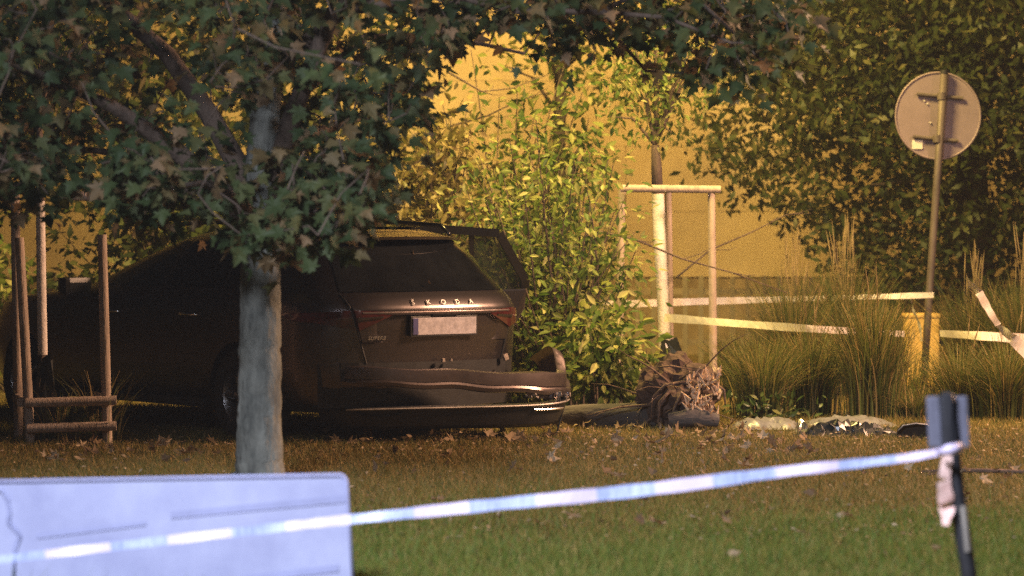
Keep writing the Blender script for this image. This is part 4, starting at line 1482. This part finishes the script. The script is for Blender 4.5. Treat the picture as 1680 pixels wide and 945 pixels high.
FY = 13.2
ft = empty('barrier_tape', at(1565, 738, FY - .6))
tag(ft, 'pale blue and white barrier tape stretched from the dark post past the board', 'barrier tape')
fl = Vector(ft.location)
pts = [(1574, 735, 12.58), (1480, 752, 12.62), (1300, 772, 12.7), (1060, 803, 12.85), (800, 829, 12.95), (575, 852, 13.0), (450, 866, 13.02), (250, 889, 13.05), (60, 911, 13.08), (-200, 941, 13.12)]
wid = [.026, .028, .038, .050, .044, .036, .034, .034, .032, .032]
rows = ribbon([at(*p) - fl for p in pts], wid, [.3, .15, 0, 0, .1, .2, .1, .1, .1, .1], per=16)
mb = MB()
n0 = len(rows)
acc = 0
for i in range(n0 - 1):
    acc += (rows[i + 1][0] - rows[i][0]).length
    ph_ = (acc % .47) / .47
    mi = 0 if ph_ < .5 else 1
    a, c = rows[i], rows[i + 1]
    mb.add([a[0], a[1], c[1], c[0]], [(0, 1, 2, 3)], mi)
mb.build('tape_strip', [M['tapewhite'], M['tapeblue']], ft, fix=False)
rows = ribbon([at(1556, 742, 12.56) - fl, at(1549, 790, 12.54) - fl, at(1553, 830, 12.55) - fl, at(1551, 862, 12.55) - fl], [.028, .06, .062, .03], [.3, .5, .2, .9])
mb = MB(); mb.grid(rows); mb.build('loose_end', M['tapepink'], ft, fix=False)
mb = MB(); mb.tube([at(1540, 742, 12.50) - fl, at(1556, 738, 12.46) - fl, at(1576, 734, 12.5) - fl], [.012, .022, .02], 8); mb.build('knot', M['tapewhite'], ft, smooth=True)

# far tapes
def far_tape(label, pts, w, m, tw=None):
    t = empty('barrier_tape', at(*pts[0])); tag(t, label, 'barrier tape')
    l0 = Vector(t.location)
    tw = tw or [random.uniform(-.25, .25) for _ in pts]
    rows = ribbon([at(*p) - l0 for p in pts], w if hasattr(w, '__len__') else [w] * len(pts), tw)
    mb = MB(); mb.grid(rows); mb.build('tape_strip', m, t, fix=False)
    return t


far_tape('pale tape stretched straight from the shrub to the sign post', [(960, 502, 28.4), (1100, 496, 28.3), (1250, 492, 28.2), (1400, 488, 28.15), (1532, 484, 28.1)], [.07, .062, .05, .04, .05], M['tapeold'])
far_tape('wider pale tape sagging low behind the ornamental grasses', [(1090, 521, 27.4), (1200, 530, 26.6), (1340, 540, 26.0), (1484, 548, 26.4)], [.065, .06, .055, .045], M['tapeold'])
far_tape('low pale tape running from the sign post across the feathery grasses', [(1542, 547, 26.6), (1610, 551, 26.2), (1700, 557, 26.2)], [.05, .07, .07], M['tapeold'])
tp = far_tape('twisted pale tape hanging down over the feathery grasses', [(1588, 463, 24.6), (1606, 480, 24.5), (1622, 508, 24.5), (1640, 536, 24.5), (1662, 556, 24.4), (1700, 595, 24.4)], [.11, .06, .05, .045, .085, .09], M['tapeold'], [.5, .3, -.2, .3, .1, 0])
far_tape('short pale tape tail standing up beside the sign post knot', [(1494, 488, 28.0), (1499, 510, 28.0), (1508, 532, 28.0), (1512, 560, 28.0)], [.01, .06, .10, .05], M['tapeold'], [1.57, 1.5, 1.4, 1.4])

# ------------------------------------------------------------------ tape post in the foreground
PY = 12.6
fb = at(1596, 980, PY)
fp = empty('tape_post', (fb.x, PY, 0)); tag(fp, 'dark flat headed post holding the barrier tape', 'post')
def lp_(px, py, dy=0.0): return at(px, py, PY + dy) - Vector((fb.x, PY, 0))
mb = MB(); g0 = lp_(1600, 1020); g0.z = 0
mb.tube([g0, lp_(1588, 930), lp_(1572, 830), lp_(1560, 735), lp_(1552, 648)], [.030, .030, .031, .032, .030], 10); mb.build('shaft', M['postdark'], fp, smooth=True)
for (x, w) in ((1533, .052), (1572, .072)):
    mb = MB(); mb.box(lp_(x, 692, .02), (w, .03, .19), rot=Matrix.Rotation(-.05, 3, 'Y')); mb.build('head_plate', M['postgrey'], fp, bevel=.008)
mb = MB(); mb.box(lp_(1553, 690, 0), (.035, .07, .21)); mb.build('head_core', M['postdark'], fp, bevel=.006)
mb = MB(); mb.tube([lp_(1588, 905, -.03), lp_(1580, 830, -.03)], .012, 8); mb.build('strap', M['steel'], fp)

# ------------------------------------------------------------------ white board in the foreground
BY = 13.5
bb = at(300, 960, BY)
bd = empty('white_board', (bb.x, BY, 0)); tag(bd, 'bluish white board with rounded corner standing behind the tape', 'board')
def lb_(px, py, dy=0.0): return at(px, py, BY + dy) - Vector((bb.x, BY, 0))
tr_ = lb_(569, 779); tl_ = lb_(-180, 793)
cr_ = .03
poly = [tl_, tr_ - Vector((cr_, 0, 0))]
for a in np.linspace(math.pi / 2, 0, 6)[1:]:
    poly.append(tr_ + Vector((-cr_ + math.cos(a) * cr_, 0, -cr_ + math.sin(a) * cr_)))
br_ = lb_(580, 960); br_.z = .02
bl_ = Vector((tl_.x, 0, .02))
poly += [br_, bl_]
mb = MB(); mb.prism(poly, (0, .04, 0)); mb.build('panel_face', M['board'], bd)
mb = MB(); mb.tube([p + Vector((0, -.003, 0)) for p in poly[:-1]], .007, 6); mb.build('edge_band', M['boardedge'], bd, smooth=True)
for x in (-1.2, .5):
    mb = MB(); mb.box((x, .03, .02), (.06, .4, .04)); mb.build('foot', M['postgrey'], bd, bevel=.006)
# faint printed bands and a darker figure outline at the left
mb = MB()
def band(pts):
    mb.add([lb_(x, y, -.004) for x, y in pts], [tuple(range(len(pts)))])
band([(280, 840), (572, 812), (572, 824), (280, 851)])
band([(60, 876), (240, 856), (240, 862), (60, 884)])
band([(395, 945), (556, 926), (556, 938), (395, 957)])
mb.build('printed_band', M['boardprint'], bd, fix=False)
mb = MB()
mb.tube([lb_(x, y, -.004) for x, y in ((-12, 800), (4, 806), (13, 822), (16, 842), (14, 858), (24, 868), (33, 880), (27, 896), (23, 915), (22, 960))], .008, 6)
mb.build('printed_outline', M['boardprint'], bd, smooth=True)

# ------------------------------------------------------------------ haze added to lift the dark tones
hz = MB(); hz.box((0, 20, 3.9), (44, 50, 9.8))
hm = bpy.data.materials.new('night_haze'); hm.use_nodes = True
hn = hm.node_tree
hn.nodes.remove(hn.nodes['Principled BSDF'])
pv = hn.nodes.new('ShaderNodeVolumePrincipled')
pv.inputs['Color'].default_value = (.9, .9, .9, 1)
pv.inputs['Density'].default_value = .0009
hn.links.new(pv.outputs[0], hn.nodes['Material Output'].inputs['Volume'])
tag(hz.build('haze', hm), 'thin damp night air over the lawn', 'haze', kind='stuff')
